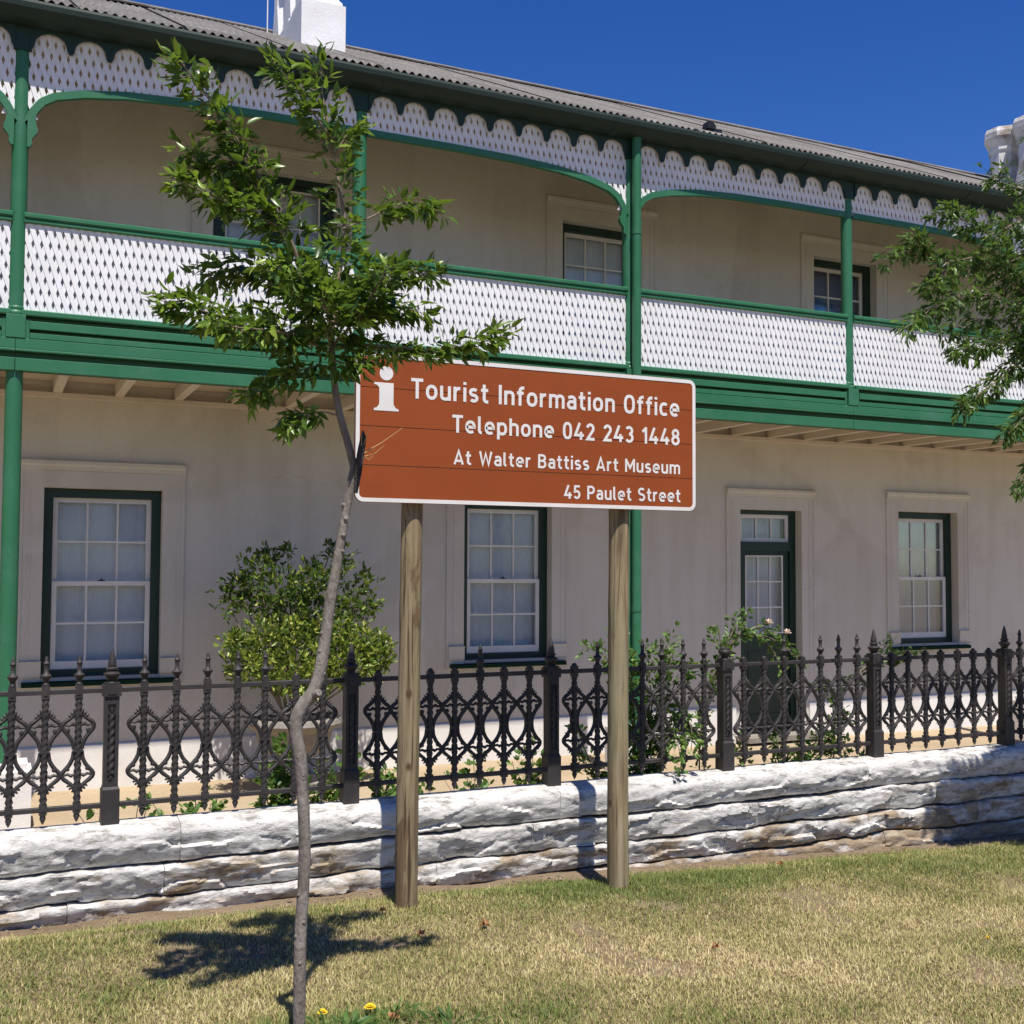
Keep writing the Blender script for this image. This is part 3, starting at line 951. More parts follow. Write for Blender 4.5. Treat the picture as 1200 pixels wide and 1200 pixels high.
def stone(name, x0, x1, z0, z1, kind, parent, m, seed, k0):
    nx = max(4, int((x1-x0)/0.0125))
    prof = []        # (setback, fraction of height, amount of relief)
    h = z1-z0
    if kind == 'cope':
        prof.append((.11, 0, .05))
        nz = max(4, int(h/0.0115))
        for j in range(nz+1):
            t = j/nz
            rr = max(0, (t-0.62)/0.38)
            prof.append((0.034*max(0, 1-t/.55)**1.5 + 0.006*(1-min(1, t/0.08)) + 0.055*(1-math.sqrt(max(0, 1-rr*rr))), .95*t, 1.0 if t < 0.45 else max(0.15, 1-(t-0.45)*2.4)))
        for j in range(1, 6):
            t = j/5
            prof.append((0.055+0.145*t, .95+.05*math.sin(t*math.pi/2), 0.12))
        prof.append((.20, .5, 0))
    else:
        nz = max(4, int(h/0.011))
        prof.append((0.11, 0, 0.05))
        for j in range(nz+1):
            t = j/nz
            prof.append((0.012*(abs(2*t-1)**9)+.034*(1-t)**1.6, t, 1.0-.45*max(0, (t-.6)/.4)))
        prof.append((0.11, 1, 0.05))
    m2 = len(prof)
    vs = []
    for i in range(nx+1):
        u = i/nx
        x = x0+(x1-x0)*u
        ex = min(u, 1-u)*(x1-x0)
        ee = 0.008*max(0, 1-ex/0.014)**2
        za, zb = z0+bed(x, k0), z1+(0 if kind == 'cope' else bed(x, k0+1))-.008-.013*mn.noise((x*4, seed, 0))-.006*mn.noise((x*15, seed, 0))-(.022*max(0, mn.noise((x*.8+.4, k0*5.1, 7))+.25) if k0 == 3 else .012*max(0, mn.noise((x*1.1, k0*5.1, 7))))
        if kind == 'cope': zb = z1+.004*mn.noise((x*2, 3, 3))
        for dy, t, am in prof:
            z = za+(zb-za)*t
            vs.append((x, WALL_Y+dy+ee-strat(x, seed*.13, z)*am*(1.0 if kind == 'cope' else 1.1 if k0 == 3 else 1.3), z))
    fs = []
    for i in range(nx):
        for j in range(m2-1):
            a = i*m2+j
            fs.append((a, a+m2, a+m2+1, a+1))
    fs.append(tuple(range(m2)))
    fs.append(tuple(nx*m2+j for j in reversed(range(m2))))
    o = MB().add(vs, fs).build(name, m, parent)
    o.data.shade_smooth()
    try: o.data.set_sharp_from_angle(angle=math.radians(38))
    except Exception: pass
    return o


sw_ = thing('stone_wall', (4, WALL_Y+.2, -0.4), 'low rough whitewashed stone wall carrying the iron fence', 'wall')
cr = random.Random(5)
courses = [(0.140, 0.325, 'cope', 'stone0', 1.3, 2.4), (-0.03, 0.140, 's', 'stone1', 0.6, 1.7), (-0.18, -0.03, 's', 'stone2', 0.8, 2.0), (-0.42, -0.18, 's', 'stone3', 0.4, 1.2)]
sd_ = 1
for ci, (z0, z1, kd, mm, la, lb) in enumerate(courses):
    x = -3.2
    while x < 10.5:
        L = cr.uniform(la, lb)
        m_ = M[mm]
        if mm == 'stone1' and cr.random() < .15: m_ = M['stone2']
        if mm == 'stone2' and cr.random() < .25: m_ = M['stone3']
        stone('stone', x+0.0015, x+L-0.0015, z0, z1, kd, sw_, m_, sd_, 4-ci)
        sd_ += 1
        x += L
MB().box(-3.2, 10.5, WALL_Y+0.085, 6.14, -0.8, 0.27).build('mortar_core', M['core'], sw_)

# ------------------------------------------------------------------ iron fence
FZ = 0.325
fence = thing('iron_fence', (3.5, FEN_Y, FZ), 'ornate dark cast iron fence standing on the whitewashed wall', 'fence')


def smooth_path(P, k=6):
    P = [Vector(p) for p in P]
    out = []
    for i in range(len(P)-1):
        p0, p1, p2, p3 = P[max(i-1, 0)], P[i], P[i+1], P[min(i+2, len(P)-1)]
        for j in range(k):
            t = j/k
            out.append(.5*((2*p1)+(-p0+p2)*t+(2*p0-5*p1+4*p2-p3)*t*t+(-p0+3*p1-3*p2+p3)*t**3))
    out.append(P[-1])
    return out


def twisted(mb, cy, z0, z1, r, lobes, k, amp, n=12, segs=40):
    base = len(mb.v)
    for i in range(segs+1):
        z = z0+(z1-z0)*i/segs
        for q in range(n):
            a = 2*math.pi*q/n
            rr = r*(1+amp*math.cos(lobes*a-k*z))
            mb.v.append((rr*math.cos(a), cy+rr*math.sin(a), z))
    for i in range(segs):
        for q in range(n):
            q2 = (q+1) % n
            mb.f.append((base+i*n+q, base+i*n+q2, base+(i+1)*n+q2, base+(i+1)*n+q))


def baluster_mesh():
    mb = MB()
    n = 46
    twisted(mb, 0, 0.43, 0.97, .0168, 2, 190, .17, 10, 64)
    UPP = [(.020, .705), (.022, .722), (.027, .743), (.039, .766), (.057, .789), (.070, .806), (.0745, .823), (.067, .838), (.050, .852), (.033, .864), (.019, .880)]
    LOW = [(.020, .695), (.022, .675), (.027, .651), (.042, .623), (.062, .600), (.0745, .583), (.071, .566), (.054, .549), (.033, .533), (.019, .516)]
    for P, sg in ((UPP, 1), (LOW, -1)):
        zc = P[6][1] if sg > 0 else P[5][1]
        ze = P[-1][1]
        for s in (-1, 1):
            Q = smooth_path([(s*a, 0, z) for a, z in P], 2)
            mb.tube(Q, [.0118 if 3 < k < len(Q)-4 else .0105 for k in range(len(Q))], 6)
            mb.lathe([(0.001, -.012), (.010, -.008), (.0125, 0), (.010, .008), (.001, .012)], (s*0.048, -0.003, zc-sg*.024), 7)
            mb.tube([(s*0.012, 0, zc+sg*.002), (s*0.030, -.003, zc+sg*.010), (s*0.045, -.002, zc+sg*.002), (s*0.066, 0, zc+sg*.006)], [0.007, .010, .008, .007], 5)
            for (a, z), (c, d) in (((0.024, -.004), (0.038, .012)), ((0.014, .004), (0.024, .026)), ((0.036, -.014), (0.048, -.002))):
                mb.tube([(s*a, 0, ze+sg*z), (s*(a+c)/2, -.004, ze+sg*(z+d)/2), (s*c, 0, ze+sg*d)], [0.008, .0075, 0.003], 5)
        mb.lathe([(.014, -.016), (.021, 0), (.014, .016)], (0, 0, ze), 6)
    mb.box(-.024, .024, -.016, .016, .692, .708)
    # collars
    for z0, z1 in ((0.963, 1.028), (0.392, 0.440)):
        mb.box(-.0185, .0185, -.0185, .0185, z0, z1)
        mb.box(-.010, .010, -.0225, -.0185, z0+.016, z1-.016)
        mb.lathe([(.014, z0-.008), (.019, z0+.001)], (0, 0, 0), 8)
    mb.lathe([(.002, .342), (.010, .356), (.016, .372), (.014, .380), (.010, .384), (.016, .391)], (0, 0, 0), 8)
    mb.lathe([(.016, 1.029), (.017, 1.034), (.012, 1.042), (.004, 1.046)], (0, 0, 0), 8)
    return mb.mesh('baluster', M['iron'], True)


BAL = baluster_mesh()
FIN = MB().lathe([(.010, 1.028), (.012, 1.045), (.017, 1.058), (.026, 1.072), (.027, 1.078), (.018, 1.086), (.012, 1.092), (.011, 1.120), (.013, 1.134), (.016, 1.140), (.012, 1.146), (.0095, 1.150), (.009, 1.158), (.006, 1.168), (.001, 1.176)], (0, 0, 0), 10).mesh('finial', M['iron'], True)


def post_mesh():
    mb = MB()
    mb.box(-.044, .044, -.044, .044, .30, .497)
    mb.sweep([(-.044, .497), (.044, .497), (.036, .510), (-.036, .510)], -.0385, .0385)
    # shaft with sunk front panel
    mb.box(-.0355, -.019, -.0355, .0355, .51, .965); mb.box(.019, .0355, -.0355, .0355, .51, .965)
    mb.box(-.019, .019, -.026, .0355, .51, .965)
    mb.box(-.019, .019, -.0354, -.026, .51, .535); mb.box(-.019, .019, -.0354, -.026, .925, .965)
    twisted(mb, -.026, .58, .872, .0155, 2, 150, .2, 14, 60)
    mb.box(-.017, .017, -.0345, -.026, .57, .578); mb.box(-.017, .017, -.0345, -.026, .873, .881)
    for s in (-1, 0, 1):
        mb.tube([(0, -.029, .885), (s*.012, -.031, .915)], [.006, .003], 5)
        mb.tube([(0, -.029, .565), (s*.010, -.031, .543)], [.006, .003], 5)
    mb.box(-.045, .045, -.045, .045, .966, 1.022)
    mb.box(-.022, .022, -.049, -.045, .978, 1.010)
    mb.box(-.036, .036, -.036, .036, 1.022, 1.034)
    return mb.mesh('post', M['iron'], True)


POST = post_mesh()
PFIN = MB().lathe([(.030, 1.034), (.022, 1.042), (.030, 1.055), (.041, 1.070), (.042, 1.078), (.030, 1.086), (.022, 1.092), (.030, 1.10), (.030, 1.106), (.020, 1.112), (.022, 1.12), (.020, 1.135), (.014, 1.165), (.008, 1.19), (.001, 1.208)], (0, 0, 0), 12).mesh('finial', M['iron'], True)
PKNOB = MB().lathe([(.030, 1.034), (.022, 1.044), (.028, 1.055), (.042, 1.075), (.043, 1.086), (.034, 1.098), (.036, 1.104), (.024, 1.11), (.002, 1.112)], (0, 0, 0), 12).mesh('finial', M['iron'], True)
FP0, FDX = 0.5665, 1.259
HASF = {-3: '1111111', -2: '1111111', -1: '1111111', 0: '1111101', 1: '0100100', 2: '0101111', 3: '0010111', 4: '0000000', 5: '1110111', 6: '1111111'}
fr_ = random.Random(3)
for i in range(-3, 8):
    X = FP0+i*FDX
    p = place(POST, 'post', fence, (X, FEN_Y, 0), (0, fr_.uniform(-.006, .006), 0))
    place(PKNOB if i == 3 else PFIN, 'finial', p, (X, FEN_Y, 0))
    if i == 7: break
    for z0, z1 in ((0.983, 1.008), (0.402, 0.427)):
        MB().box(X+.036, X+FDX-.036, FEN_Y-.011, FEN_Y+.011, z0, z1, .003).build('top_rail' if z0 > .9 else 'bottom_rail', M['iron'], fence)
    pitch = FDX/8
    for k in range(7):
        xb = X+pitch*(k+1)
        b = place(BAL, 'baluster', fence, (xb, FEN_Y, 0), (fr_.uniform(-.004, .004), fr_.uniform(-.006, .006), 0))
        if HASF[i][k] == '1':
            place(FIN, 'finial', b, (xb, FEN_Y, 0))

# ------------------------------------------------------------------ tourist sign
SY = 5.37
SX0, SX1, SZ0, SZ1 = 1.617, 3.630, 1.952, 2.708
sign = thing('tourist_sign', (2.6, SY, -0.1), 'brown tourist information sign with white lettering on two timber poles', 'sign')
seams = [SZ0, 2.140, 2.336, 2.531, SZ1]


def rrect(x0, x1, z0, z1, r, n=7):
    out = []
    for cx, cz, a0 in ((x1-r, z1-r, 0), (x0+r, z1-r, 90), (x0+r, z0+r, 180), (x1-r, z0+r, 270)):
        for k in range(n+1):
            a = math.radians(a0+90*k/n)
            out.append((cx+r*math.cos(a), cz+r*math.sin(a)))
    return out


RC = 0.045
for k in range(4):
    z0, z1 = seams[k], seams[k+1]-0.0035
    poly = [(SX0, z0), (SX1, z0), (SX1, z1), (SX0, z1)]
    if k == 0:
        poly = [q for q in rrect(SX0, SX1, z0, z0+1, RC) if q[1] < z0+RC+1e-6] + [(SX1, z1), (SX0, z1)]
        bl_ = rrect(SX0, SX1, z0, z0+1, RC)
        poly = bl_[16:24] + bl_[24:32] + [(SX1, z1), (SX0, z1)]
    if k == 3:
        bl_ = rrect(SX0, SX1, z1-1, z1, RC)
        poly = bl_[0:8] + bl_[8:16] + [(SX0, z0), (SX1, z0)]
    MB().prism([(a, b) for a, b in poly], SY, SY+0.010).build('plank', M['sign_brown'], sign)
    MB().box(SX0+.002, SX1-.002, SY+.012, SY+0.032, z0+(RC if k == 0 else 0), z1+.0032-(RC+.003 if k == 3 else 0)).build('plank_back', M['sign_metal'], sign)
outer = rrect(SX0+.002, SX1-.002, SZ0+.002, SZ1-.005, RC-.002, 10)
inner = rrect(SX0+.022, SX1-.022, SZ0+.022, SZ1-.025, RC-.022, 10)
n = len(outer)
vs = [(a, SY-.0022, b) for a, b in outer] + [(a, SY-.0022, b) for a, b in inner] + [(a, SY-.0003, b) for a, b in outer] + [(a, SY-.0003, b) for a, b in inner]
fs = []
for i in range(n):
    j = (i+1) % n
    fs += [(i, n+i, n+j, j), (i, j, 2*n+j, 2*n+i), (n+i, 3*n+i, 3*n+j, n+j)]
MB().add(vs, fs).build('border', M['sign_white'], sign)

h = 0.072


def arc(cx, cy, rx, ry, a0, a1, n=18, e=2.0):
    out = []
    for k in range(n+1):
        a = math.radians(a0+(a1-a0)*k/n)
        c, s = math.cos(a), math.sin(a)
        c = math.copysign(abs(c)**(2/e), c); s = math.copysign(abs(s)**(2/e), s)
        out.append((cx+rx*c, cy+ry*s))
    return out


def n_arch(x0, x1, top=.73):
    r = (x1-x0)/2
    return [(x0, top-.30)] + arc((x0+x1)/2, top-h-.18, r, .18, 180, 0, 14, 2.4) + [(x1, 0)]


oo = arc(.28, .365, .28-h, .365-h, 90, 450, 36, 2.3)
G = {
    'T': (.58, [[(0, 1-h), (.58, 1-h)], [(.29, 1-2*h), (.29, 0)]]),
    'I': (2*h, [[(h, 0), (h, 1)]]),
    'O': (.62, [arc(.31, .5, .31-h, .5-h, 90, 450, 40, 2.6)]),
    '0': (.54, [arc(.27, .5, .27-h, .5-h, 90, 450, 40, 2.6)]),
    'o': (.56, [oo]),
    'u': (.53, [[(h, .73), (h, .30)] + arc(.265, h+.18, .265-h, .18, 180, 360, 14, 2.4) + [(.53-h, .30)], [(.53-h, .73), (.53-h, 0)]]),
    'n': (.53, [[(h, 0), (h, .73)], n_arch(h, .53-h)]),
    'h': (.53, [[(h, 0), (h, 1)], n_arch(h, .53-h)]),
    'm': (.84, [[(h, 0), (h, .73)], n_arch(h, .42), n_arch(.42, .84-h)]),
    'r': (.36, [[(h, 0), (h, .73)], arc(.29, .43, .215, .225, 180, 78, 10)]),
    'i': (2*h, [[(h, 0), (h, .73)], [(h, .86), (h, 1)]]),
    'l': (.24, [[(h, 1), (h, .2)] + arc(.21, .2, .21-h, .2-h, 180, 270, 8)]),
    's': (.48, [arc(.24, .51, .165, .145, 35, 270, 16) + arc(.24, .22, .165, .145, 90, -145, 16)[1:]]),
    'S': (.58, [arc(.29, .712, .215, .215, 35, 270, 18) + arc(.29, .287, .215, .215, 90, -145, 18)[1:]]),
    't': (.38, [[(.16, .95), (.16, .22)] + arc(.31, .22, .15, .22-h, 180, 270, 8) + [(.37, h)], [(0, .73-h), (.36, .73-h)]]),
    'f': (.38, [[(.16, 0), (.16, .78)] + arc(.31, .78, .15, .22-h, 180, 90, 8) + [(.38, 1-h)], [(0, .73-h), (.35, .73-h)]]),
    'a': (.51, [[(.07, .60)] + arc(.25, .46, .188, .198, 128, 0, 12, 2.3) + [(.438, 0)], [(.438, .405), (.22, .405)] + arc(.22, .238, .148, .167, 90, 270, 12) + [(.30, h)] + arc(.30, .2, .13, .128, 270, 330, 5)]),
    'c': (.49, [arc(.28, .365, .28-h, .365-h, 48, 312, 26, 2.3)]),
    'e': (.56, [[(h, .36), (.56-h, .36)] + arc(.28, .365, .28-h, .365-h, 0, 312, 30, 2.3)]),
    'p': (.56, [[(h, .73), (h, -.25)], oo]),
    'W': (.92, [[(.07, 1), (.26, .05), (.46, .86), (.66, .05), (.85, 1)]]),
    'A': (.68, [[(.06, 0), (.34, .95), (.62, 0)], [(.17, .25), (.51, .25)]]),
    'B': (.60, [[(h, 0), (h, 1)], [(h, 1-h), (.30, 1-h)] + arc(.30, .728, .19, .20, 90, -90, 14) + [(h, .528)], [(.30, .528)] + arc(.31, .30, .215, .228, 90, -90, 14) + [(h, h)]]),
    'M': (.76, [[(h, 0), (h, 1)], [(h, .93), (.38, .33), (.76-h, .93)], [(.76-h, 1), (.76-h, 0)]]),
    'P': (.58, [[(h, 0), (h, 1)], [(h, 1-h), (.30, 1-h)] + arc(.30, .70, .205, .228, 90, -90, 14) + [(h, .472)]]),
    '4': (.58, [[(.33, 1), (.07, .27), (.58, .27)], [(.41, .48), (.41, 0)]]),
    '2': (.52, [arc(.26, .70, .185, .228, 168, -22, 16) + [(.09, h), (.52, h)]]),
    '3': (.52, [arc(.24, .72, .18, .205, 150, -90, 16), arc(.245, .295, .20, .223, 90, -150, 16)]),
    '1': (.33, [[(.03, .70), (.25, .93)], [(.25, 1), (.25, 0)]]),
    '8': (.54, [arc(.27, .725, .17, .20, 90, 450, 26), arc(.27, .295, .20, .223, 90, 450, 30)]),
    '5': (.52, [[(.47, 1-h), (.115, 1-h), (.095, .53)] + arc(.25, .325, .195, .25, 118, -150, 18)]),
}


def stroke(mb, pts, w, y):
    closed = math.hypot(pts[0][0]-pts[-1][0], pts[0][1]-pts[-1][1]) < 1e-6
    P = [pts[0]]
    for q in pts[1:]:
        if math.hypot(q[0]-P[-1][0], q[1]-P[-1][1]) > 1e-6: P.append(q)
    n = len(P)
    L, R_ = [], []
    for i, q in enumerate(P):
        if closed:
            a = P[i-1] if i > 0 else P[n-2]
            b = P[i+1] if i < n-1 else P[1]
        else:
            a = P[max(i-1, 0)]; b = P[min(i+1, n-1)]
        def nrm(u, v):
            dx, dy = v[0]-u[0], v[1]-u[1]
            l = math.hypot(dx, dy) or 1
            return (-dy/l, dx/l)
        n1 = nrm(a, q) if a != q else nrm(q, b)
        n2 = nrm(q, b) if b != q else n1
        mx, my = n1[0]+n2[0], n1[1]+n2[1]
        l = math.hypot(mx, my) or 1
        mx, my = mx/l, my/l
        sc = min(2.2, 1/max(.3, mx*n1[0]+my*n1[1]))
        L.append((q[0]+mx*w*sc, q[1]+my*w*sc)); R_.append((q[0]-mx*w*sc, q[1]-my*w*sc))
    vs = [(a, y, b) for a, b in L] + [(a, y, b) for a, b in R_]
    mb.add(vs, [(i, i+1, n+i+1, n+i) for i in range(n-1)])


def text_line(txt, xl, xr, zb, cap, lab):
    adv, items = 0.0, []
    for ch_ in txt:
        if ch_ == ' ':
            adv += .40
            continue
        w, st = G[ch_]
        items.append((adv, st))
        adv += w+.135
    total = adv-.135
    sx = (xr-xl)/total
    line = thing('lettering', ((xl+xr)/2, SY, zb), parent=sign)
    line['label'] = lab
    k = 0
    for a, st in items:
        mb = MB()
        for q in st:
            stroke(mb, [(xl+(a+u)*sx, zb+v*cap) for u, v in q], 0.079*(sx+cap)/2, SY-.0014-.00012*(k % 5))
            k += 1
        mb.build('letter', M['sign_white'], line)


text_line('Tourist Information Office', 1.908, 3.519, 2.487, .103, 'large white top line of the sign')
text_line('Telephone 042 243 1448', 2.134, 3.521, 2.324, .092, 'white telephone line of the sign')
text_line('At Walter Battiss Art Museum', 2.143, 3.523, 2.160, .074, 'white third line of the sign')
text_line('45 Paulet Street', 2.785, 3.526, 2.001, .074, 'white street address line of the sign')
im = MB()
im.add([(a, SY-.0016, b) for a, b in arc(1.7755, 2.604, .036, .036, 0, 345, 23)], [tuple(range(24))])
ip = [(1.711, 2.414), (1.842, 2.414), (1.842, 2.424), (1.826, 2.430), (1.815, 2.446), (1.814, 2.46), (1.814, 2.556), (1.712, 2.556), (1.712, 2.546), (1.728, 2.542), (1.738, 2.53), (1.739, 2.515), (1.739, 2.46), (1.738, 2.446), (1.727, 2.43), (1.711, 2.424)]
im.add([(a, SY-.0016, b) for a, b in ip], [tuple(range(len(ip)))])
im.build('information_symbol', M['sign_white'], sign)
for x, r, lean in ((1.955, .056, -.018), (3.180, .058, -.006)):
    zb = lawn_z(x, SY+.1)-.25
    yb = SY+.035+r
    pts, rad = [], []
    for k in range(41):
        t = k/40
        z = zb+(2.62-zb)*t
        pts.append((x+lean*(1-t), yb+.004*math.sin(t*5), z))
        rad.append(r*(1.03-.06*t))
    MB().tube(pts, [q*(1+.03*mn.noise((x, 0, k_*.35))) for k_, q in enumerate(rad)], 28, rough=.05).build('pole', M['pole'], sign, smooth=True)
for z in (2.10, 2.52):
    MB().box(1.75, 3.45, SY+.0325, SY+.036, z-.03, z+.03).build('cross_rail', M['sign_metal'], sign)

# ------------------------------------------------------------------ leaves
def leaf_object(name, L, m, parent, fold=.25, droop=.12, shape=.42):
    """L: rows of (pos3, dir3, side3, length, width, rnd)"""
    P = np.array([l[0] for l in L]); D = np.array([l[1] for l in L]); S = np.array([l[2] for l in L])
    ln_ = np.array([l[3] for l in L])[:, None]; wd = np.array([l[4] for l in L])[:, None]; rn = np.array([l[5] for l in L])
    D /= np.linalg.norm(D, axis=1)[:, None]
    S = S - D*(S*D).sum(1)[:, None]
    S /= np.linalg.norm(S, axis=1)[:, None]+1e-9
    N = np.cross(D, S)
    a1, a2 = shape*.55, min(.82, shape*1.45)
    f1, f2 = wd*fold*.8, wd*fold*.7
    V = np.stack([P, P+D*ln_*.5, P+D*ln_-N*ln_*droop,
                  P+D*ln_*a1+S*wd*.42+N*f1, P+D*ln_*a2+S*wd*.38+N*f2-N*ln_*droop*.3,
                  P+D*ln_*a1-S*wd*.42+N*f1, P+D*ln_*a2-S*wd*.38+N*f2-N*ln_*droop*.3], 1)
    n = len(L)
    base = (np.arange(n)*7)[:, None]
    F = np.array([[0, 1, 3], [3, 1, 4], [4, 1, 2], [0, 5, 1], [5, 6, 1], [6, 2, 1]])
    faces = (base[:, :, None]+F[None]).reshape(-1, 3)
    me = bpy.data.meshes.new(name)
    o0 = np.array(W[parent.name]) if parent is not None else np.zeros(3)
    verts = V.reshape(-1, 3)-o0
    me.vertices.add(len(verts)); me.vertices.foreach_set('co', verts.ravel())
    me.loops.add(faces.size); me.loops.foreach_set('vertex_index', faces.ravel().astype(np.int32))
    me.polygons.add(len(faces)); me.polygons.foreach_set('loop_start', (np.arange(len(faces))*3).astype(np.int32))
    at = me.attributes.new('rnd', 'FLOAT', 'POINT')
    at.data.foreach_set('value', np.repeat(rn, 7).astype(np.float32))
    me.materials.append(m)
    me.update(); me.validate()
    o = bpy.data.objects.new(name, me)
    link(o, parent, W[parent.name] if parent is not None else (0, 0, 0))
    return o


def sample(path, t):
    seg = [(Vector(b)-Vector(a)).length for a, b in zip(path, path[1:])]
    d = t*sum(seg)
    for (a, b), s in zip(zip(path, path[1:]), seg):
        if d <= s: return Vector(a).lerp(Vector(b), d/s), (Vector(b)-Vector(a)).normalized()
        d -= s
    return Vector(path[-1]), (Vector(path[-1])-Vector(path[-2])).normalized()


def sprays(path, n, rad0, rad1, t0, rng, ll, lw, out=None, twigs=None, hang=.35, bright=0.0, k=3):
    """clusters of k leaflets along a branch"""
    for i in range(n):
        t = t0+(1-t0)*(i+rng.random())/n
        p, d = sample(path, min(t, .999))
        r = rad0+(rad1-rad0)*t
        v = Vector((rng.gauss(0, 1), rng.gauss(0, 1), rng.gauss(0, .75)))
        v = (v-d*v.dot(d)*.6)
        v.normalize()
        tip = p+v*r*rng.uniform(.35, 1.0)+d*r*rng.uniform(0, .5)
        if twigs is not None and rng.random() < .5:
            twigs.append((p, (p+tip)/2+Vector((0, 0, .004)), tip))
        br = min(1, max(0, rng.gauss(.48, .25)+bright+ (.12 if t > .85 else 0)))
        for q in range(k):
            dd = (v*.8+d*.7+Vector((rng.gauss(0, .55), rng.gauss(0, .55), rng.gauss(-hang, .35))))
            s = Vector((rng.gauss(0, 1), rng.gauss(0, 1), rng.gauss(0, .35)))
            L = ll*rng.uniform(.7, 1.2)
            out.append((tuple(tip+Vector((rng.gauss(0, .012), rng.gauss(0, .012), rng.gauss(0, .01)))), tuple(dd), tuple(s), L, lw*L/ll*rng.uniform(.8, 1.2), min(1, max(0, br+rng.gauss(0, .13)))))


# ---- sapling
rg = random.Random(21)
tree = thing('sapling', (.987, 3.86, 0), 'young leafy sapling with a kinked bare trunk in front of the sign', 'tree')
TR = smooth_path([(0.985, 3.86, -.12), (0.987, 3.86, 0.0), (0.989, 3.864, 0.358), (1.001, 3.869, 0.646), (0.986, 3.873, 0.938), (0.966, 3.878, 1.075), (0.985, 3.880, 1.145), (1.045, 3.882, 1.244), (1.089, 3.887, 1.527), (1.125, 3.891, 1.739), (1.158, 3.896, 1.924), (1.176, 3.9, 2.02)], 8)
tr = [.030-.004*min(1, i/(len(TR)*.5)) for i in range(len(TR))]
for i, p in enumerate(TR):
    z = p.z
    tr[i] = .027-.002*z if z < .9 else (.029 if z < 1.35 else .027-.008*(z-1.35)/.65)
    if z < .05: tr[i] += .012*(.05-z)/.17
tr = [r*(.80 if p.z < 1.0 else .76) for r, p in zip(tr, TR)]
tm = MB().tube(TR, tr, 14, rough=.10)
LEAD0 = smooth_path([(1.172, 3.9, 1.99), (1.148, 3.9, 2.077), (1.112, 3.9, 2.198), (1.092, 3.9, 2.32), (1.081, 3.9, 2.443)], 5)
tm.tube(LEAD0, [.0145-.003*i/len(LEAD0) for i in range(len(LEAD0))], 10, rough=.06)
for k in range(26):                       # pruning knots
    p, d = sample(TR, .18+.80*(k+rg.random()*.6)/26)
    a = rg.uniform(0, 6.28)
    v = Vector((math.cos(a), math.sin(a)-.5, .35)).normalized()
    r = .017
    tm.tube([p+v*r*.7, p+v*(r+.005), p+v*(r+.008)], [.009, .007, .004], 7)
p, d = sample(TR, .585)
tm.tube([(1.03, 3.865, 1.19), (1.038, 3.845, 1.20)], [.016, .013], 9)
tm.build('trunk', M['bark'], tree, True)
MB().tube([(1.172, 3.895, 1.90), (1.181, 3.885, 1.98), (1.192, 3.88, 2.06), (1.198, 3.88, 2.10), (1.196, 3.882, 2.125)], [.012, .016, .014, .012, .004], 10, rough=.35).build('broken_stub', M['stub'], tree, True)
st = MB()
for P in ([(1.193, 3.87, 2.06), (1.207, 3.86, 2.11), (1.216, 3.855, 2.148)], [(1.198, 3.87, 2.045), (1.26, 3.86, 2.082), (1.337, 3.85, 2.14)], [(1.198, 3.87, 2.03), (1.24, 3.865, 2.045), (1.267, 3.85, 2.072)], [(1.19, 3.87, 2.06), (1.187, 3.865, 2.1), (1.188, 3.86, 2.125)], [(1.195, 3.87, 2.04), (1.225, 3.86, 2.06), (1.235, 3.86, 2.055)], [(1.195, 3.87, 2.03), (1.215, 3.86, 2.02), (1.23, 3.86, 2.035)]):
    st.tube(P, [.0016, .0013, .0007], 4)
st.build('dry_shoot', M['straw'], tree)
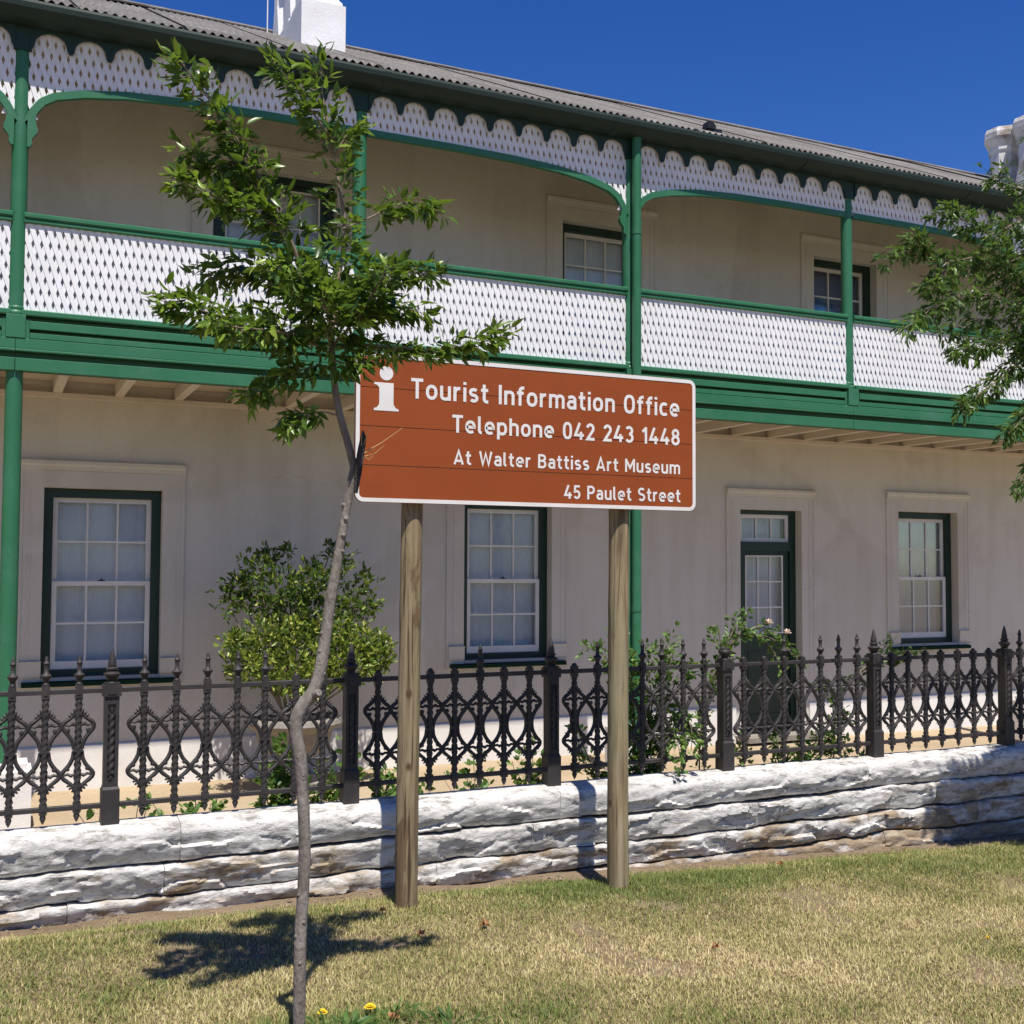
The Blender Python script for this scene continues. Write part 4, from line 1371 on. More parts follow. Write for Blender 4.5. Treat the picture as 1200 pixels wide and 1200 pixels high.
BR = {
    'leader': ([(1.081, 3.9, 2.443), (1.106, 3.908, 2.664), (1.131, 3.917, 2.841), (1.112, 3.925, 3.014), (1.077, 3.933, 3.2), (1.049, 3.942, 3.356), (1.043, 3.95, 3.479)], 90, .09, .06, .12),
    'topleft': ([(1.076, 3.93, 3.199), (0.999, 3.903, 3.27), (0.914, 3.877, 3.353), (0.841, 3.85, 3.40)], 34, .055, .035, .1),
    'topright': ([(1.09, 3.93, 3.13), (1.14, 3.92, 3.22), (1.16, 3.9, 3.25)], 16, .05, .035, .2),
    'lb': ([(1.081, 3.9, 2.443), (0.977, 3.87, 2.656), (0.882, 3.84, 2.839), (0.785, 3.81, 2.99), (0.668, 3.78, 3.137), (0.516, 3.75, 3.30)], 120, .08, .04, .12),
    'lbx': ([(0.79, 3.81, 2.97), (0.71, 3.86, 3.02), (0.62, 3.9, 3.0), (.58, 3.92, 3.08)], 46, .07, .05, .1),
    'lb2': ([(0.913, 3.84, 2.777), (0.783, 3.793, 2.84), (0.632, 3.747, 2.86), (0.495, 3.7, 2.888)], 62, .07, .03, .1),
    'lb3': ([(0.84, 3.8, 2.88), (0.764, 3.85, 2.95), (0.70, 3.9, 2.93)], 30, .07, .05, .1),
    'll': ([(1.081, 3.9, 2.396), (0.954, 3.862, 2.44), (0.796, 3.825, 2.463), (0.618, 3.788, 2.482), (0.477, 3.75, 2.495)], 105, .085, .035, .1),
    'llb': ([(0.95, 3.862, 2.44), (0.83, 3.7, 2.42), (0.70, 3.65, 2.41), (0.60, 3.6, 2.42)], 50, .07, .04, .1),
    'll2': ([(1.024, 3.88, 2.587), (0.907, 3.937, 2.66), (0.797, 3.993, 2.70), (0.658, 4.05, 2.66)], 62, .07, .04, .1),
    'll3': ([(1.05, 3.88, 2.50), (0.95, 3.78, 2.60), (0.87, 3.7, 2.64), (.80, 3.66, 2.60)], 56, .08, .05, .1),
    'low': ([(1.082, 3.9, 2.35), (1.002, 3.867, 2.339), (0.889, 3.833, 2.28), (0.772, 3.8, 2.21)], 44, .05, .035, .2),
    'lowest': ([(1.1, 3.9, 2.179), (1.039, 3.883, 2.183), (0.974, 3.867, 2.156), (0.904, 3.85, 2.114)], 24, .045, .03, .35),
    'r1': ([(1.12, 3.9, 2.857), (1.219, 3.933, 2.915), (1.345, 3.967, 2.995), (1.44, 3.98, 3.02), (1.523, 4.0, 2.995)], 38, .02, .045, .35),
    'r2': ([(1.11, 3.9, 2.647), (1.227, 3.95, 2.715), (1.376, 4.0, 2.755), (1.555, 4.05, 2.765)], 52, .06, .04, .1),
    'r3': ([(1.092, 3.9, 2.521), (1.166, 3.85, 2.564), (1.277, 3.8, 2.57), (1.395, 3.75, 2.54)], 40, .06, .04, .1),
    'r4': ([(1.084, 3.9, 2.412), (1.203, 3.862, 2.432), (1.352, 3.825, 2.428), (1.503, 3.788, 2.435), (1.698, 3.75, 2.489)], 74, .046, .03, .1),
    'r5': ([(1.085, 3.9, 2.381), (1.105, 3.85, 2.36), (1.14, 3.8, 2.35), (1.16, 3.75, 2.34)], 16, .04, .03, .2),
    'mid': ([(1.09, 3.9, 2.43), (1.15, 3.80, 2.52), (1.20, 3.74, 2.62), (1.22, 3.7, 2.68)], 62, .09, .06, .05),
    'mid2': ([(1.09, 3.9, 2.48), (1.08, 4.02, 2.56), (1.14, 4.1, 2.66), (1.18, 4.15, 2.72)], 58, .09, .06, .05),
    'mid3': ([(1.09, 3.9, 2.45), (1.03, 3.76, 2.50), (0.99, 3.70, 2.58)], 50, .09, .06, .05),
    'mid4': ([(1.1, 3.9, 2.55), (1.17, 3.93, 2.60), (1.26, 3.95, 2.62)], 44, .08, .06, .05),
}
LV, TW = [], []
tb = MB()
for nm, (P, n, ra, rb, t0) in BR.items():
    Q = smooth_path(P, 5)
    w0 = .010 if nm in ('leader', 'lb') else (.006 if n > 60 else .0042)
    tb.tube(Q, [w0+(.0014-w0)*i/(len(Q)-1) for i in range(len(Q))], 6)
    sprays(Q, int(n*1.5), ra, rb, t0, rg, .055, .0215, LV, TW, .45, .03 if nm.startswith('r') or nm == 'leader' or nm.startswith('top') else 0)
for a, b, c in TW: tb.tube([a, b, c], [.0016, .0013, .0009], 3, cap=False)
tb.build('branches', M['twig'], tree, True)
cr_ = leaf_object('crown', LV, M['leaf'], tree)

# ---- street tree at the right
rg = random.Random(33)
t2 = thing('street_tree', (7.62, 5.25, -0.3), 'leafy tree reaching in from the right edge of the picture', 'tree')
T2 = smooth_path([(7.62, 5.25, -.5), (7.58, 5.25, .5), (7.5, 5.27, 1.5), (7.4, 5.35, 2.4), (7.25, 5.55, 3.16), (7.2, 5.5, 3.8), (7.25, 5.5, 4.5), (7.2, 5.5, 5.1)], 6)
MB().tube(T2, [.085-.065*i/(len(T2)-1) for i in range(len(T2))], 12, rough=.1).build('trunk', M['bark'], t2, True)
B2 = [
    ([(6.532, 5.0, 3.007), (6.101, 4.967, 3.184), (5.691, 4.933, 3.378), (5.37, 4.9, 3.50), (5.057, 4.867, 3.44), (4.761, 4.833, 3.46), (4.505, 4.8, 3.365)], 105, .13, .05, .12),
    ([(5.092, 4.9, 3.44), (4.95, 4.825, 3.30), (4.80, 4.75, 3.22)], 40, .09, .06, .1),
    ([(4.90, 4.85, 3.45), (4.78, 4.80, 3.50), (4.70, 4.78, 3.52)], 20, .06, .05, .1),
    ([(6.532, 5.0, 3.007), (6.235, 5.067, 3.664), (6.013, 5.133, 4.10), (5.785, 5.2, 4.17)], 80, .13, .08, .35),
    ([(6.153, 5.0, 3.637), (5.822, 4.975, 3.80), (5.498, 4.95, 3.68), (5.193, 4.925, 3.75), (5.03, 4.9, 3.72)], 110, .13, .07, .1),
    ([(6.532, 5.0, 3.007), (5.899, 4.925, 3.211), (5.311, 4.85, 3.267), (4.925, 4.775, 3.16), (4.56, 4.7, 2.963)], 110, .12, .05, .2),
    ([(6.529, 5.0, 2.894), (6.0, 4.95, 3.009), (5.645, 4.9, 3.023), (5.305, 4.85, 2.959), (5.046, 4.8, 2.877)], 110, .13, .06, .2),
    ([(5.926, 4.95, 3.057), (5.603, 4.867, 2.857), (5.226, 4.783, 2.663), (4.968, 4.7, 2.537)], 80, .10, .05, .1),
    ([(6.074, 4.95, 2.907), (5.8, 4.883, 2.664), (5.574, 4.817, 2.511), (5.355, 4.75, 2.391)], 50, .10, .045, .1),
    ([(6.225, 4.95, 2.809), (5.927, 4.9, 2.461), (5.70, 4.85, 2.235), (5.53, 4.8, 2.09)], 50, .09, .045, .1),
    ([(6.276, 5.1, 3.677), (6.042, 5.167, 3.665), (5.80, 5.233, 3.55), (5.60, 5.3, 3.66)], 60, .12, .07, .1),
    ([(6.592, 5.1, 3.428), (6.071, 5.0, 3.462), (5.655, 4.9, 3.42), (5.369, 4.8, 3.60)], 90, .13, .07, .1),
    ([(6.55, 5.0, 4.2), (6.3, 5.05, 4.45), (6.1, 5.1, 4.5)], 50, .14, .1, .1),
    ([(6.53, 5.0, 3.3), (6.2, 4.85, 3.3), (5.9, 4.8, 3.15), (5.6, 4.75, 3.1)], 90, .14, .09, .1),
    ([(6.53, 5.0, 3.0), (6.2, 4.8, 2.9), (5.95, 4.7, 2.8), (5.75, 4.7, 2.75)], 70, .13, .08, .1),
    ([(6.5, 5.0, 3.0), (6.2, 5.2, 3.2), (5.8, 5.3, 3.25), (5.5, 5.35, 3.15)], 80, .14, .09, .1),
    ([(6.5, 5.0, 3.9), (6.9, 5.0, 4.3), (7.3, 4.9, 4.5)], 70, .2, .12, .1),
    ([(6.5, 5.0, 3.0), (7.0, 4.9, 3.4), (7.5, 4.8, 3.5)], 90, .2, .12, .1),
    ([(6.5, 5.0, 3.2), (6.7, 4.6, 3.4), (6.9, 4.2, 3.5)], 70, .2, .12, .1),
]
B2 = [([(x*1.11, y*1.11, 1.65+(z-1.65)*1.11) for x, y, z in P], n, ra*1.08, rb*1.08, t0) for P, n, ra, rb, t0 in B2]
for P, n in (([(7.35, 5.4, 2.7), (6.9, 5.0, 2.75), (6.4, 4.75, 2.6), (5.85, 4.72, 2.45)], 120), ([(7.35, 5.4, 2.9), (7.0, 4.9, 3.0), (6.5, 4.6, 2.95), (5.95, 4.6, 2.85)], 120), ([(7.4, 5.3, 2.4), (7.1, 4.9, 2.5), (6.7, 4.7, 2.4), (6.2, 4.8, 2.25)], 110), ([(7.4, 5.3, 2.8), (7.2, 4.7, 2.9), (6.8, 4.4, 2.8), (6.3, 4.4, 2.7)], 110), ([(7.3, 5.4, 3.1), (6.9, 4.8, 3.2), (6.4, 4.5, 3.2), (5.9, 4.5, 3.1)], 100), ([(7.4, 5.3, 2.5), (7.5, 4.8, 2.6), (7.3, 4.6, 2.4)], 90)):
    B2.append((P, int(n*2.1), .22, .14, .15))
LV, TW = [], []
tb = MB()
for P, n, ra, rb, t0 in B2:
    Q = smooth_path(P, 5)
    tb.tube(Q, [.013+(.0018-.013)*min(1, i/(len(Q)-1)*1.25) for i in range(len(Q))], 6)
    sprays(Q, int(n*2.0), ra*.95, rb, t0, rg, .068, .020, LV, TW, .5, .03, 4)
for a, b, c in TW: tb.tube([a, b, c], [.002, .0016, .001], 3, cap=False)
tb.build('branches', M['twig'], t2, True)
leaf_object('crown', LV, M['leaf_b'], t2, .2, .15, .4)

# ---- stone urn with shrub
UX, UY = 2.63, 10.62
urn = thing('stone_urn', (UX, UY, YARD_Z), 'weathered stone urn planter under the yellow-green shrub', 'urn')
MB().lathe([(.30, YARD_Z), (.30, YARD_Z+.08), (.26, YARD_Z+.10), (.24, YARD_Z+.16), (.20, YARD_Z+.18)], (UX, UY, 0), 4).build('plinth', M['urn'], urn)
MB().lathe([(.17, YARD_Z+.18), (.12, YARD_Z+.24), (.13, YARD_Z+.28), (.26, YARD_Z+.36), (.34, YARD_Z+.46), (.36, YARD_Z+.56)], (UX, UY, 0), 24).build('bowl', M['urn'], urn, True)
MB().lathe([(.36, YARD_Z+.56), (.38, YARD_Z+.58), (.44, YARD_Z+.61), (.46, YARD_Z+.64), (.44, YARD_Z+.68), (.38, YARD_Z+.69), (.36, YARD_Z+.65)], (UX, UY, 0), 24).build('rim', M['urn'], urn, True)
rg = random.Random(5)
sh = thing('shrub', (UX, UY, YARD_Z+.6), 'rounded yellow-green variegated shrub behind the fence left of the sign', 'shrub')
sb = MB()
LV = []
blobs = [(2.62, 10.45, .62, .44, .22), (2.15, 10.45, .70, .26, .2), (3.05, 10.45, .72, .36, .24), (2.45, 10.5, .98, .30, .2), (2.95, 10.55, 1.0, .28, .2), (3.36, 10.5, .86, .20, .17), (1.98, 10.4, .92, .14, .12), (2.5, 10.6, 1.35, .30, .22), (2.25, 10.65, 1.6, .17, .12), (2.75, 10.6, 1.5, .20, .18), (2.95, 10.6, 1.4, .22, .2), (3.1, 10.6, 1.65, .13, .14), (2.68, 10.7, 1.15, .35, .2), (2.08, 10.75, 1.42, .15, .15), (1.97, 10.75, 1.28, .12, .12), (2.2, 10.75, 1.25, .14, .1), (3.38, 10.7, 1.42, .13, .14), (3.42, 10.7, 1.22, .13, .1), (3.2, 10.6, 1.2, .18, .14), (2.40, 10.7, 1.7, .10, .08), (2.56, 10.7, 1.76, .06, .05), (3.0, 10.65, 1.8, .06, .05), (3.5, 10.5, .75, .12, .1), (3.42, 10.48, .62, .12, .1)]
for bx, by, bz, ra, rb in blobs:
    bx = 2.62+(bx-2.62)*.93
    sb.tube(smooth_path([(UX+rg.uniform(-.06, .06), UY, YARD_Z+.6), ((UX+bx)/2+rg.uniform(-.05, .05), (UY+by)/2, (.1+bz)/2), (bx, by, bz)], 4), [.014-.0011*k for k in range(9)], 5)
    for k in range(int(1500*ra*(rb+.15)*(1.5 if bz < 1.1 else .85))):
        v = Vector((rg.gauss(0, 1), rg.gauss(0, 1), rg.gauss(0, 1))).normalized()
        rr = rg.random()**.45
        pos = Vector((bx+v.x*ra*rr, by+v.y*ra*.7*rr, bz+v.z*rb*rr))
        if rr > .6 and rg.random() < .25: pos += v*.05
        for q in range(3):
            d = v*.7+Vector((rg.gauss(0, .5), rg.gauss(0, .5), rg.gauss(.35, .5)))
            LV.append((tuple(pos+Vector((rg.gauss(0, .012), rg.gauss(0, .012), rg.gauss(0, .012)))), tuple(d), (rg.gauss(0, 1), rg.gauss(0, 1), rg.gauss(0, 1)), rg.uniform(.045, .075), rg.uniform(.022, .034), min(1, max(0, rg.gauss(.56 if bz < 1.1 else .30, .24)))))  # upper leaves toned darker: the balcony's shade is put into their colour
sb.build('stem', M['twig'], sh, True)
leaf_object('foliage', LV, M['leaf_v'], sh, .2, .05, .55)


# ---- roses along the fence
def rose(name, loc, canes, label, seed, flowers=(), n=26, rad=.07, ll=.036, group=None, dens=1.0):
    rg = random.Random(seed)
    t = thing(name, loc, label, 'rose bush' if flowers or 'rose' in name else 'plant', group)
    mb, LV, TW = MB(), [], []
    for P in canes:
        Q = smooth_path(P, 5)
        mb.tube(Q, [.0065-.0045*i/(len(Q)-1) for i in range(len(Q))], 5)
        ln = sum((Q[i+1]-Q[i]).length for i in range(len(Q)-1))
        sprays(Q, max(8, int(n*ln*2.9*dens)), rad, rad*.8, .12, rg, ll*1.12, ll*.66, LV, TW, .15, .12, 4)
    for a, b, c in TW: mb.tube([a, b, c], [.0015, .0012, .0009], 3, cap=False)
    mb.build('canes', M['twig'], t, True)
    leaf_object('foliage', LV, M['leaf_r'], t, .15, .1, .5)
    for fx, fy_, fz_ in flowers:
        f = MB()
        for ring, (m_, r0, zz) in enumerate(((5, .034, 0), (5, .026, .008), (4, .016, .016))):
            for k in range(m_):
                a = 2*math.pi*k/m_+ring*.6
                cx, cy = math.cos(a), math.sin(a)
                up_ = .35+.5*ring
                f.add([(fx, fy_, fz_+zz*.5), (fx+cx*r0*.7-cy*r0*.5, fy_-.0+cy*r0*.7+cx*r0*.5, fz_+zz+r0*up_*.6), (fx+cx*r0, fy_+cy*r0, fz_+zz+r0*up_), (fx+cx*r0*.7+cy*r0*.5, fy_+cy*r0*.7-cx*r0*.5, fz_+zz+r0*up_*.6)], [(0, 1, 2, 3)])
        f.build('flower', M['petal_pink'], t, True)
    return t


YZ = YARD_Z
rose('rose_bush', (3.85, 6.5, YZ), [
    [(3.85, 6.5, YZ), (3.84, 6.42, .2), (3.80, 6.33, .7), (3.72, 6.28, 1.0), (3.62, 6.25, 1.22)],
    [(3.85, 6.5, YZ), (3.80, 6.42, .3), (3.70, 6.3, .8), (3.55, 6.25, 1.05), (3.38, 6.22, 1.13)],
    [(3.86, 6.5, YZ), (3.90, 6.4, .3), (3.93, 6.3, .8), (3.95, 6.24, 1.05), (4.03, 6.2, 1.20)],
    [(3.86, 6.5, YZ), (3.88, 6.4, .2), (3.90, 6.3, .75), (3.86, 6.25, .95), (3.83, 6.22, 1.13)],
    [(3.87, 6.5, YZ), (3.95, 6.4, .4), (4.02, 6.25, .8), (4.10, 6.2, .95), (4.18, 6.15, .98)],
    [(3.86, 6.5, YZ), (3.93, 6.4, .3), (3.97, 6.28, .8), (4.0, 6.2, 1.0), (3.98, 6.15, 1.08)],
    [(3.86, 6.5, YZ), (3.85, 6.4, .4), (3.75, 6.3, .9), (3.70, 6.25, 1.06)],
    [(3.86, 6.5, YZ), (3.96, 6.3, .4), (3.94, 6.1, .55), (3.93, 6.0, .48), (3.90, 5.98, .40)],
    [(3.87, 6.5, YZ), (4.0, 6.3, .5), (4.02, 6.15, .70), (4.05, 6.05, .62), (4.03, 6.02, .48)],
    [(3.84, 6.5, YZ), (3.6, 6.45, .2), (3.48, 6.4, .45), (3.40, 6.4, .62)],
    [(3.84, 6.5, YZ), (3.7, 6.45, .1), (3.55, 6.4, .32), (3.42, 6.38, .40)],
    [(3.87, 6.5, YZ), (4.0, 6.4, .3), (4.12, 6.3, .62), (4.22, 6.28, .55)],
], 'bushy climbing rose tangled in the fence beside the right sign pole', 3, [(3.665, 6.22, 1.20)], 26, .07, dens=.95)
rose('rose_bush', (4.75, 6.5, YZ), [
    [(4.45, 6.5, YZ), (4.35, 6.4, .4), (4.38, 6.33, .8), (4.45, 6.3, 1.05), (4.42, 6.28, 1.22), (4.36, 6.27, 1.24)],
    [(4.40, 6.5, .3), (4.43, 6.35, .85), (4.55, 6.3, 1.12), (4.63, 6.28, 1.22), (4.66, 6.27, 1.35)],
    [(4.42, 6.45, .6), (4.50, 6.33, 1.05), (4.72, 6.3, 1.22), (4.85, 6.28, 1.20), (4.97, 6.27, 1.13)],
    [(4.45, 6.4, .85), (4.60, 6.3, 1.15), (4.80, 6.25, 1.16), (4.98, 6.22, 1.05), (5.05, 6.2, .95)],
    [(4.50, 6.3, 1.1), (4.56, 6.28, 1.25), (4.52, 6.27, 1.30)],
    [(4.75, 6.3, 1.18), (4.85, 6.26, 1.08), (4.90, 6.24, .95)],
], 'rose with pale pink blooms arching over the fence before the green door', 4, [(4.82, 6.25, 1.245), (4.965, 6.24, 1.175)], 26, .055, dens=.5)
rose('rose_bush', (5.05, 6.45, YZ), [
    [(5.0, 6.5, YZ), (4.98, 6.4, .1), (4.92, 6.28, .38), (4.82, 6.22, .46)],
    [(5.0, 6.5, YZ), (5.05, 6.4, .1), (5.10, 6.28, .36), (5.2, 6.22, .42)],
    [(5.0, 6.5, YZ), (5.0, 6.4, .1), (5.0, 6.2, .40), (4.97, 6.12, .36)],
    [(5.05, 6.5, YZ), (5.2, 6.4, .2), (5.35, 6.3, .5), (5.5, 6.25, .58)],
    [(5.05, 6.5, YZ), (5.2, 6.4, .1), (5.32, 6.3, .36), (5.4, 6.22, .38)],
    [(4.95, 6.5, YZ), (4.75, 6.4, .1), (4.62, 6.3, .4), (4.55, 6.28, .5)],
], 'low leafy rose at the foot of the fence below the green door', 5, (), 26, .065, dens=.95)
rose('rose_bush', (5.6, 6.5, YZ), [
    [(5.55, 6.5, YZ), (5.5, 6.4, .3), (5.45, 6.3, .75), (5.6, 6.25, .88), (5.85, 6.2, 1.0), (6.1, 6.2, 1.02)],
    [(5.5, 6.4, .3), (5.4, 6.3, .72), (5.25, 6.25, .80), (5.2, 6.22, .82)],
    [(5.6, 6.25, .88), (5.75, 6.2, 1.03), (5.83, 6.2, 1.10)],
    [(5.75, 6.22, .96), (5.88, 6.2, 1.02), (5.92, 6.2, .95)],
], 'thin rose shoot leaning on the fence below the right ground-floor window', 6, (), 24, .055, dens=1.0)
rg0 = random.Random(9)
spots = [(1.12, 6.75, 'small leafy plant behind the fence under the left window', .86, 1.3), (1.62, 7.0, 'taller green plant behind the fence below the urn', 1.05, 2.0), (1.98, 6.9, 'leafy plant behind the bent sapling trunk', .98, 1.5), (2.3, 6.8, 'leafy plant behind the fence post left of the sign', .95, 1.5), (3.3, 6.9, 'sprawling weed behind the fence between the sign poles', 1.0, 1.2), (2.95, 6.9, 'thin weed behind the fence left of the second fence post', .85, .5), (6.1, 6.9, 'low weed behind the fence below the right window', .85, .7), (0.72, 6.8, 'spindly weed growing beside the left fence post', .85, .25)]
for si, (sx_, sy_, lb, hh, dn) in enumerate(spots):
    canes = []
    for k in range(7):
        a = rg0.uniform(0, 6.28); r_ = rg0.uniform(.08, .28)
        canes.append([(sx_, sy_, YZ), (sx_+math.cos(a)*r_*.3, sy_+math.sin(a)*r_*.3, YZ+hh*.5), (sx_+math.cos(a)*r_, sy_+math.sin(a)*r_, YZ+hh*rg0.uniform(.7, 1.05))])
    rose('garden_plant', (sx_, sy_, YZ), canes, lb, 40+si, (), 22, .07, .05, 'plants in the yard', dn*.42)

# ------------------------------------------------------------------ lawn grass
def noise2(x, y, s, o):
    return mn.noise((x*s+o, y*s, o*.37))


nb = 520000
gx = NP.uniform(-3.0, 9.0, nb*3); gy = NP.uniform(1.6, 5.93, nb*3)
core = (gx > .0+(gy-4.2)*-.1-.6) & (gx < gy*1.33+.3) & (gy > 4.35-.52*gx)
keep = core | (NP.random(nb*3) < .12)
gx, gy = gx[keep][:nb], gy[keep][:nb]
# coarse lookup grids for height and dryness
GX, GY = np.linspace(-3.2, 9.2, 187), np.linspace(1.4, 6.1, 72)
HZ = np.array([[lawn_z(a, b) for a in GX] for b in GY])


def dryness(a, b):
    g = .52 + .30*noise2(a, b, .8, 3.1) + .26*noise2(a, b, 2.7, 7.7) + .20*noise2(a, b, 8, 1.3)
    g -= .30*smooth01((b-4.95+.05*a)/.7)*(.5+.5*smooth01((a-2.0)/1.5))           # greener strip along the wall
    g -= .42*math.exp(-((a-1.05)/.6)**2-((b-3.8)/.35)**2)                          # green tuft at the sapling
    g -= .22*math.exp(-((a-.3)/.5)**2-((b-4.9)/.5)**2)
    return g


DZ = np.array([[dryness(a, b) for a in GX] for b in GY])


def look(T, x, y):
    u = (x-GX[0])/(GX[1]-GX[0]); v = (y-GY[0])/(GY[1]-GY[0])
    i = np.clip(u.astype(int), 0, len(GX)-2); j = np.clip(v.astype(int), 0, len(GY)-2)
    fu, fv = u-i, v-j
    return T[j, i]*(1-fu)*(1-fv)+T[j, i+1]*fu*(1-fv)+T[j+1, i]*(1-fu)*fv+T[j+1, i+1]*fu*fv


edge = np.array([5.80+.07*mn.noise((a*1.7, 3, 0))+.03*mn.noise((a*6, 1, 0)) for a in GX])
bare = np.array([[mn.noise((a*2.1+5, b*2.1, 1))+.5*mn.noise((a*7, b*7, 4))+.9*math.exp(-((a-.78)/.16)**2-((b-3.95)/.10)**2)+.9*math.exp(-((a-1.42)/.18)**2-((b-3.9)/.10)**2) for a in GX] for b in GY])
ok = (gy < np.interp(gx, GX, edge)+NP.normal(0, .03, len(gx))) & ((look(bare, gx, gy) < .42) | (NP.random(len(gx)) < .35))
gx, gy = gx[ok], gy[ok]
gz = look(HZ, gx, gy)
dry = look(DZ, gx, gy)
n = len(gx)
ht = NP.uniform(.007, .024, n)*np.where(NP.random(n) < .05, 1.7, 1)*(1+.5*np.clip(.5-dry, 0, 1))
tuft = np.exp(-((gx-1.1)/.5)**2-((gy-3.75)/.3)**2)
ht *= 1+.7*tuft
an = NP.uniform(0, 2*np.pi, n)
lean = NP.uniform(.2, 1.3, n)*ht
wd = NP.uniform(.0010, .0027, n)
dxy = np.stack([np.cos(an), np.sin(an)], 1)
sxy = np.stack([-np.sin(an), np.cos(an)], 1)
B = np.stack([gx, gy, gz-.004], 1)
V = np.zeros((n, 5, 3))
V[:, 0] = B; V[:, 0, :2] -= sxy*wd[:, None]
V[:, 1] = B; V[:, 1, :2] += sxy*wd[:, None]
midp = B.copy(); midp[:, :2] += dxy*(lean*.35)[:, None]; midp[:, 2] += ht*.62
V[:, 2] = midp; V[:, 2, :2] += sxy*(wd*.75)[:, None]
V[:, 3] = midp; V[:, 3, :2] -= sxy*(wd*.75)[:, None]
V[:, 4] = B; V[:, 4, :2] += dxy*lean[:, None]; V[:, 4, 2] += ht
me = bpy.data.meshes.new('grass')
F = np.array([[0, 1, 2], [0, 2, 3], [3, 2, 4]])
faces = ((np.arange(n)*5)[:, None, None]+F[None]).reshape(-1, 3)
me.vertices.add(n*5); me.vertices.foreach_set('co', V.ravel())
me.loops.add(faces.size); me.loops.foreach_set('vertex_index', faces.ravel().astype(np.int32))
me.polygons.add(len(faces)); me.polygons.foreach_set('loop_start', (np.arange(len(faces))*3).astype(np.int32))
at = me.attributes.new('rnd', 'FLOAT', 'POINT')
at.data.foreach_set('value', np.repeat(np.clip(dry+NP.normal(0, .22, n), 0, 1), 5).astype(np.float32))
me.materials.append(M['grass'])
me.update()
go = bpy.data.objects.new('grass', me)
link(go)
tag(go, 'short patchy lawn grass, half green and half straw coloured', 'grass', kind='stuff')

# ------------------------------------------------------------------ fallen leaves, dandelions
def fallen(x, y, s, rot, label):
    z = lawn_z(x, y)+.022
    pts = []
    for k in range(14):
        a = 2*math.pi*k/14
        r = s*(1.0 if k % 2 == 0 else .55)*(1.15 if k in (0, 6, 8) else .9)
        pts.append((x+r*math.cos(a+rot), y+r*math.sin(a+rot)*.9, z+.35*s*math.sin(a*2+rot)+.012*(k % 3)))
    vs = [(x, y, z+.004)]+pts
    fs = [(0, k+1, (k+1) % 14+1) for k in range(14)]
    mb = MB().add(vs, fs)
    mb.tube([(x, y, z+.004), (x-s*1.5*math.cos(rot), y-s*1.5*math.sin(rot), z+.015)], .0012, 4)
    o = mb.build('fallen_leaf', M['dead_leaf'], None, origin=(x, y, z))
    tag(o, label, 'leaf', 'fallen leaves on the lawn')


def ground_at(px_, py_):
    d = fw*1316.03+r2*(px_-600)-u2*(py_-600)
    t = .5
    for _ in range(40):
        q = Vector((0, 0, CAM_Z))+d*t/1316.03
        e = q.z-lawn_z(q.x, q.y)
        t -= e/(d.z/1316.03)*.7 if abs(d.z) > 1e-6 else 0
    return q.x, q.y


for (x_, y_, s_, r_, lb) in [(2.165, 4.98, .030, .5, 'curled orange-brown leaf on the grass right of the tree shadow'), (1.83, 4.95, .022, 2.0, 'small brown leaf at the tip of the tree shadow'), (3.03, 4.33, .022, 1.1, 'pale brown leaf lying on the dry grass at lower right'), (4.35, 5.55, .022, 2.6, 'small reddish leaf near the stone wall base at right'), (.72, 3.92, .03, .2, 'dark brown leaf in the grass left of the sapling base'), (1.36, 3.95, .026, 1.7, 'brown leaf behind the yellow flowers'), (1.78, 5.35, .02, .4, 'small brown leaf before the left sign pole')]:
    fallen(x_, y_, s_, r_, lb)


def flower(x, y, r, label):
    z = lawn_z(x, y)
    t = thing('yellow_flower', (x, y, z), label, 'flower', 'yellow flowers in the grass')
    MB().tube([(x, y, z), (x+.004, y, z+.02), (x, y-.004, z+.038)], .002, 5).build('stem', M['leaf_stem'], t)
    mb = MB()
    for ring in range(3):
        m_ = 16-4*ring
        for k in range(m_):
            a = 2*math.pi*k/m_+ring*.3
            rr = r*(1-.25*ring)
            c, s = math.cos(a), math.sin(a)
            w = rr*.2
            zc = z+.038+.003*ring
            mb.add([(x, y-.004, zc), (x+c*rr*.7-s*w, y-.004+s*rr*.7+c*w, zc+.002+.002*ring), (x+c*rr, y-.004+s*rr, zc+.001+.003*ring), (x+c*rr*.7+s*w, y-.004+s*rr*.7-c*w, zc+.002+.002*ring)], [(0, 1, 2, 3)])
    mb.build('petals', M['petal_yellow'], t)


M['leaf_stem'] = mat('leaf_stem', (.08, .13, .03), .6)
flower(1.115, 4.03, .020, 'yellow flower nearest the sapling trunk')
flower(1.30, 4.05, .024, 'larger yellow flower right of the sapling trunk')
flower(4.30, 3.95, .010, 'tiny yellow flower alone in the dry grass at right')

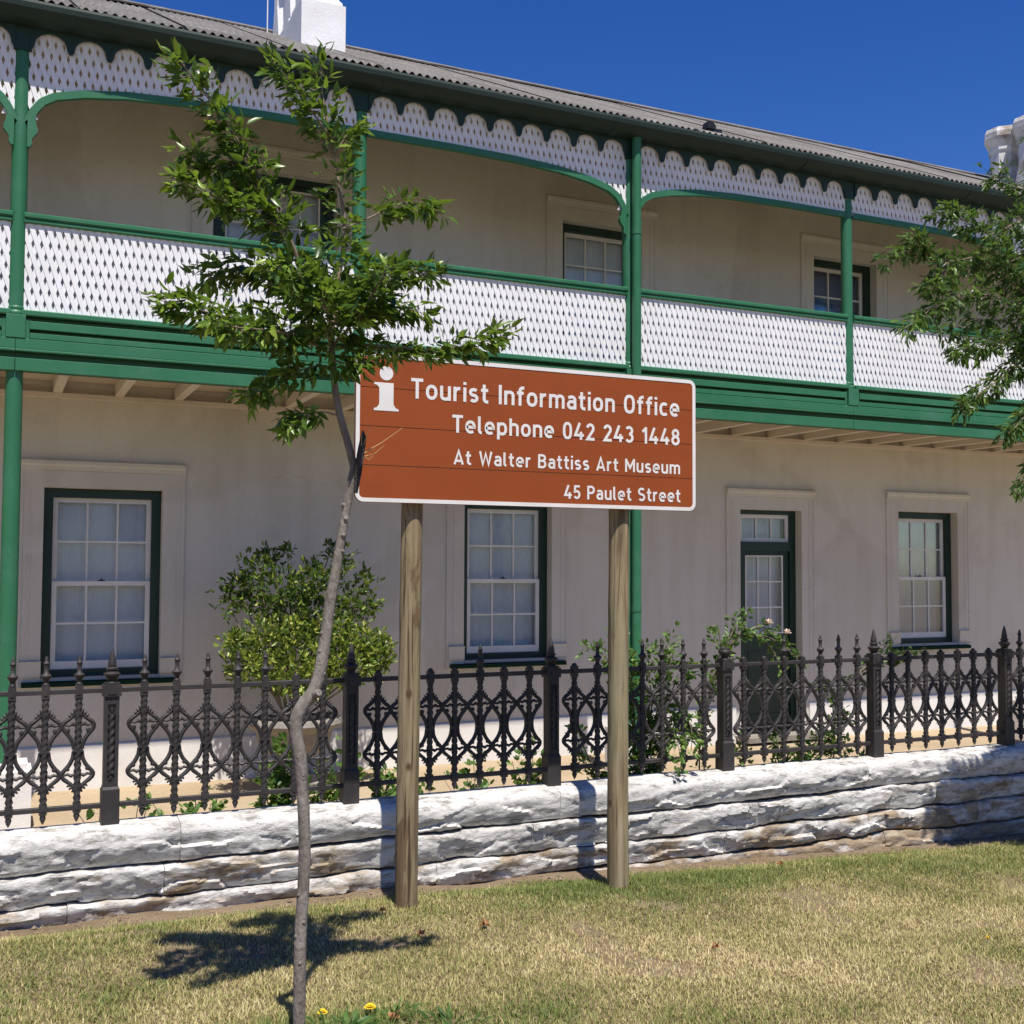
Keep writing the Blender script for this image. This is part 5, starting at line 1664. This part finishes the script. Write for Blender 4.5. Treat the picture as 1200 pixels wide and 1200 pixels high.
cb = MB()
rg = random.Random(77)
for k in range(900):
    x = rg.uniform(-1.0, 8.0)
    y = 5.80+abs(rg.gauss(0, .07)) if rg.random() < .7 else rg.uniform(5.74, 5.95)
    y = min(y, 5.955)
    r = rg.uniform(.003, .011)*(1.8 if rg.random() < .04 else 1)
    z = lawn_z(x, y)+r*.3
    a = rg.uniform(0, 3)
    cb.add([(x+r*math.cos(a), y+r*math.sin(a), z), (x+r*math.cos(a+1.7), y+r*math.sin(a+1.7), z-r*.2), (x+r*math.cos(a+3.3), y+r*math.sin(a+3.3), z), (x+r*math.cos(a+4.7), y+r*math.sin(a+4.7), z+r*.1), (x, y, z+r*.8), (x, y, z-r*.7)], [(0, 1, 4), (1, 2, 4), (2, 3, 4), (3, 0, 4), (1, 0, 5), (2, 1, 5), (3, 2, 5), (0, 3, 5)])
M['crumb'] = mat('crumb', (.30, .23, .16), .95, (.16, .115, .08), 40, .35, .65, .2)
tag(cb.build('soil_crumbs', M['crumb'], None), 'crumbs of earth and grit along the foot of the stone wall', 'soil', kind='stuff')

# broad-leaved weeds at the foot of the sapling
rg = random.Random(91)
for wi, (wx_, wy_, nl, sz, lb) in enumerate([(1.16, 3.90, 60, .075, 'clump of broad-leaved weeds right of the sapling foot'), (1.38, 4.02, 46, .06, 'low weed rosette behind the yellow flowers'), (.80, 3.98, 44, .06, 'low weed clump left of the sapling foot'), (1.55, 3.85, 46, .065, 'weed clump right of the yellow flowers at the bottom edge')]):
    wz = lawn_z(wx_, wy_)
    wt = thing('weed', (wx_, wy_, wz), lb, 'weed', 'weeds round the sapling')
    LV = []
    sm = MB()
    for k in range(nl):
        a = rg.uniform(0, 6.28)
        r_ = rg.uniform(0, .11)
        p = (wx_+math.cos(a)*r_, wy_+math.sin(a)*r_, wz+.004)
        LV.append((p, (math.cos(a)+rg.gauss(0, .4), math.sin(a)+rg.gauss(0, .4), rg.uniform(.3, 1.1)), (-math.sin(a), math.cos(a), rg.gauss(0, .2)), sz*rg.uniform(.5, 1.1), sz*rg.uniform(.12, .3), rg.random()*.8))
        if k % 12 == 0: sm.tube([(wx_, wy_, wz), (wx_+math.cos(a)*.02, wy_+math.sin(a)*.02, wz+.03), (wx_+math.cos(a)*.05, wy_+math.sin(a)*.05, wz+.06)], .0018, 4)
    sm.build('stem', M['leaf_stem'], wt)
    leaf_object('foliage', LV, M['leaf_r'], wt, .15, .25, .5)
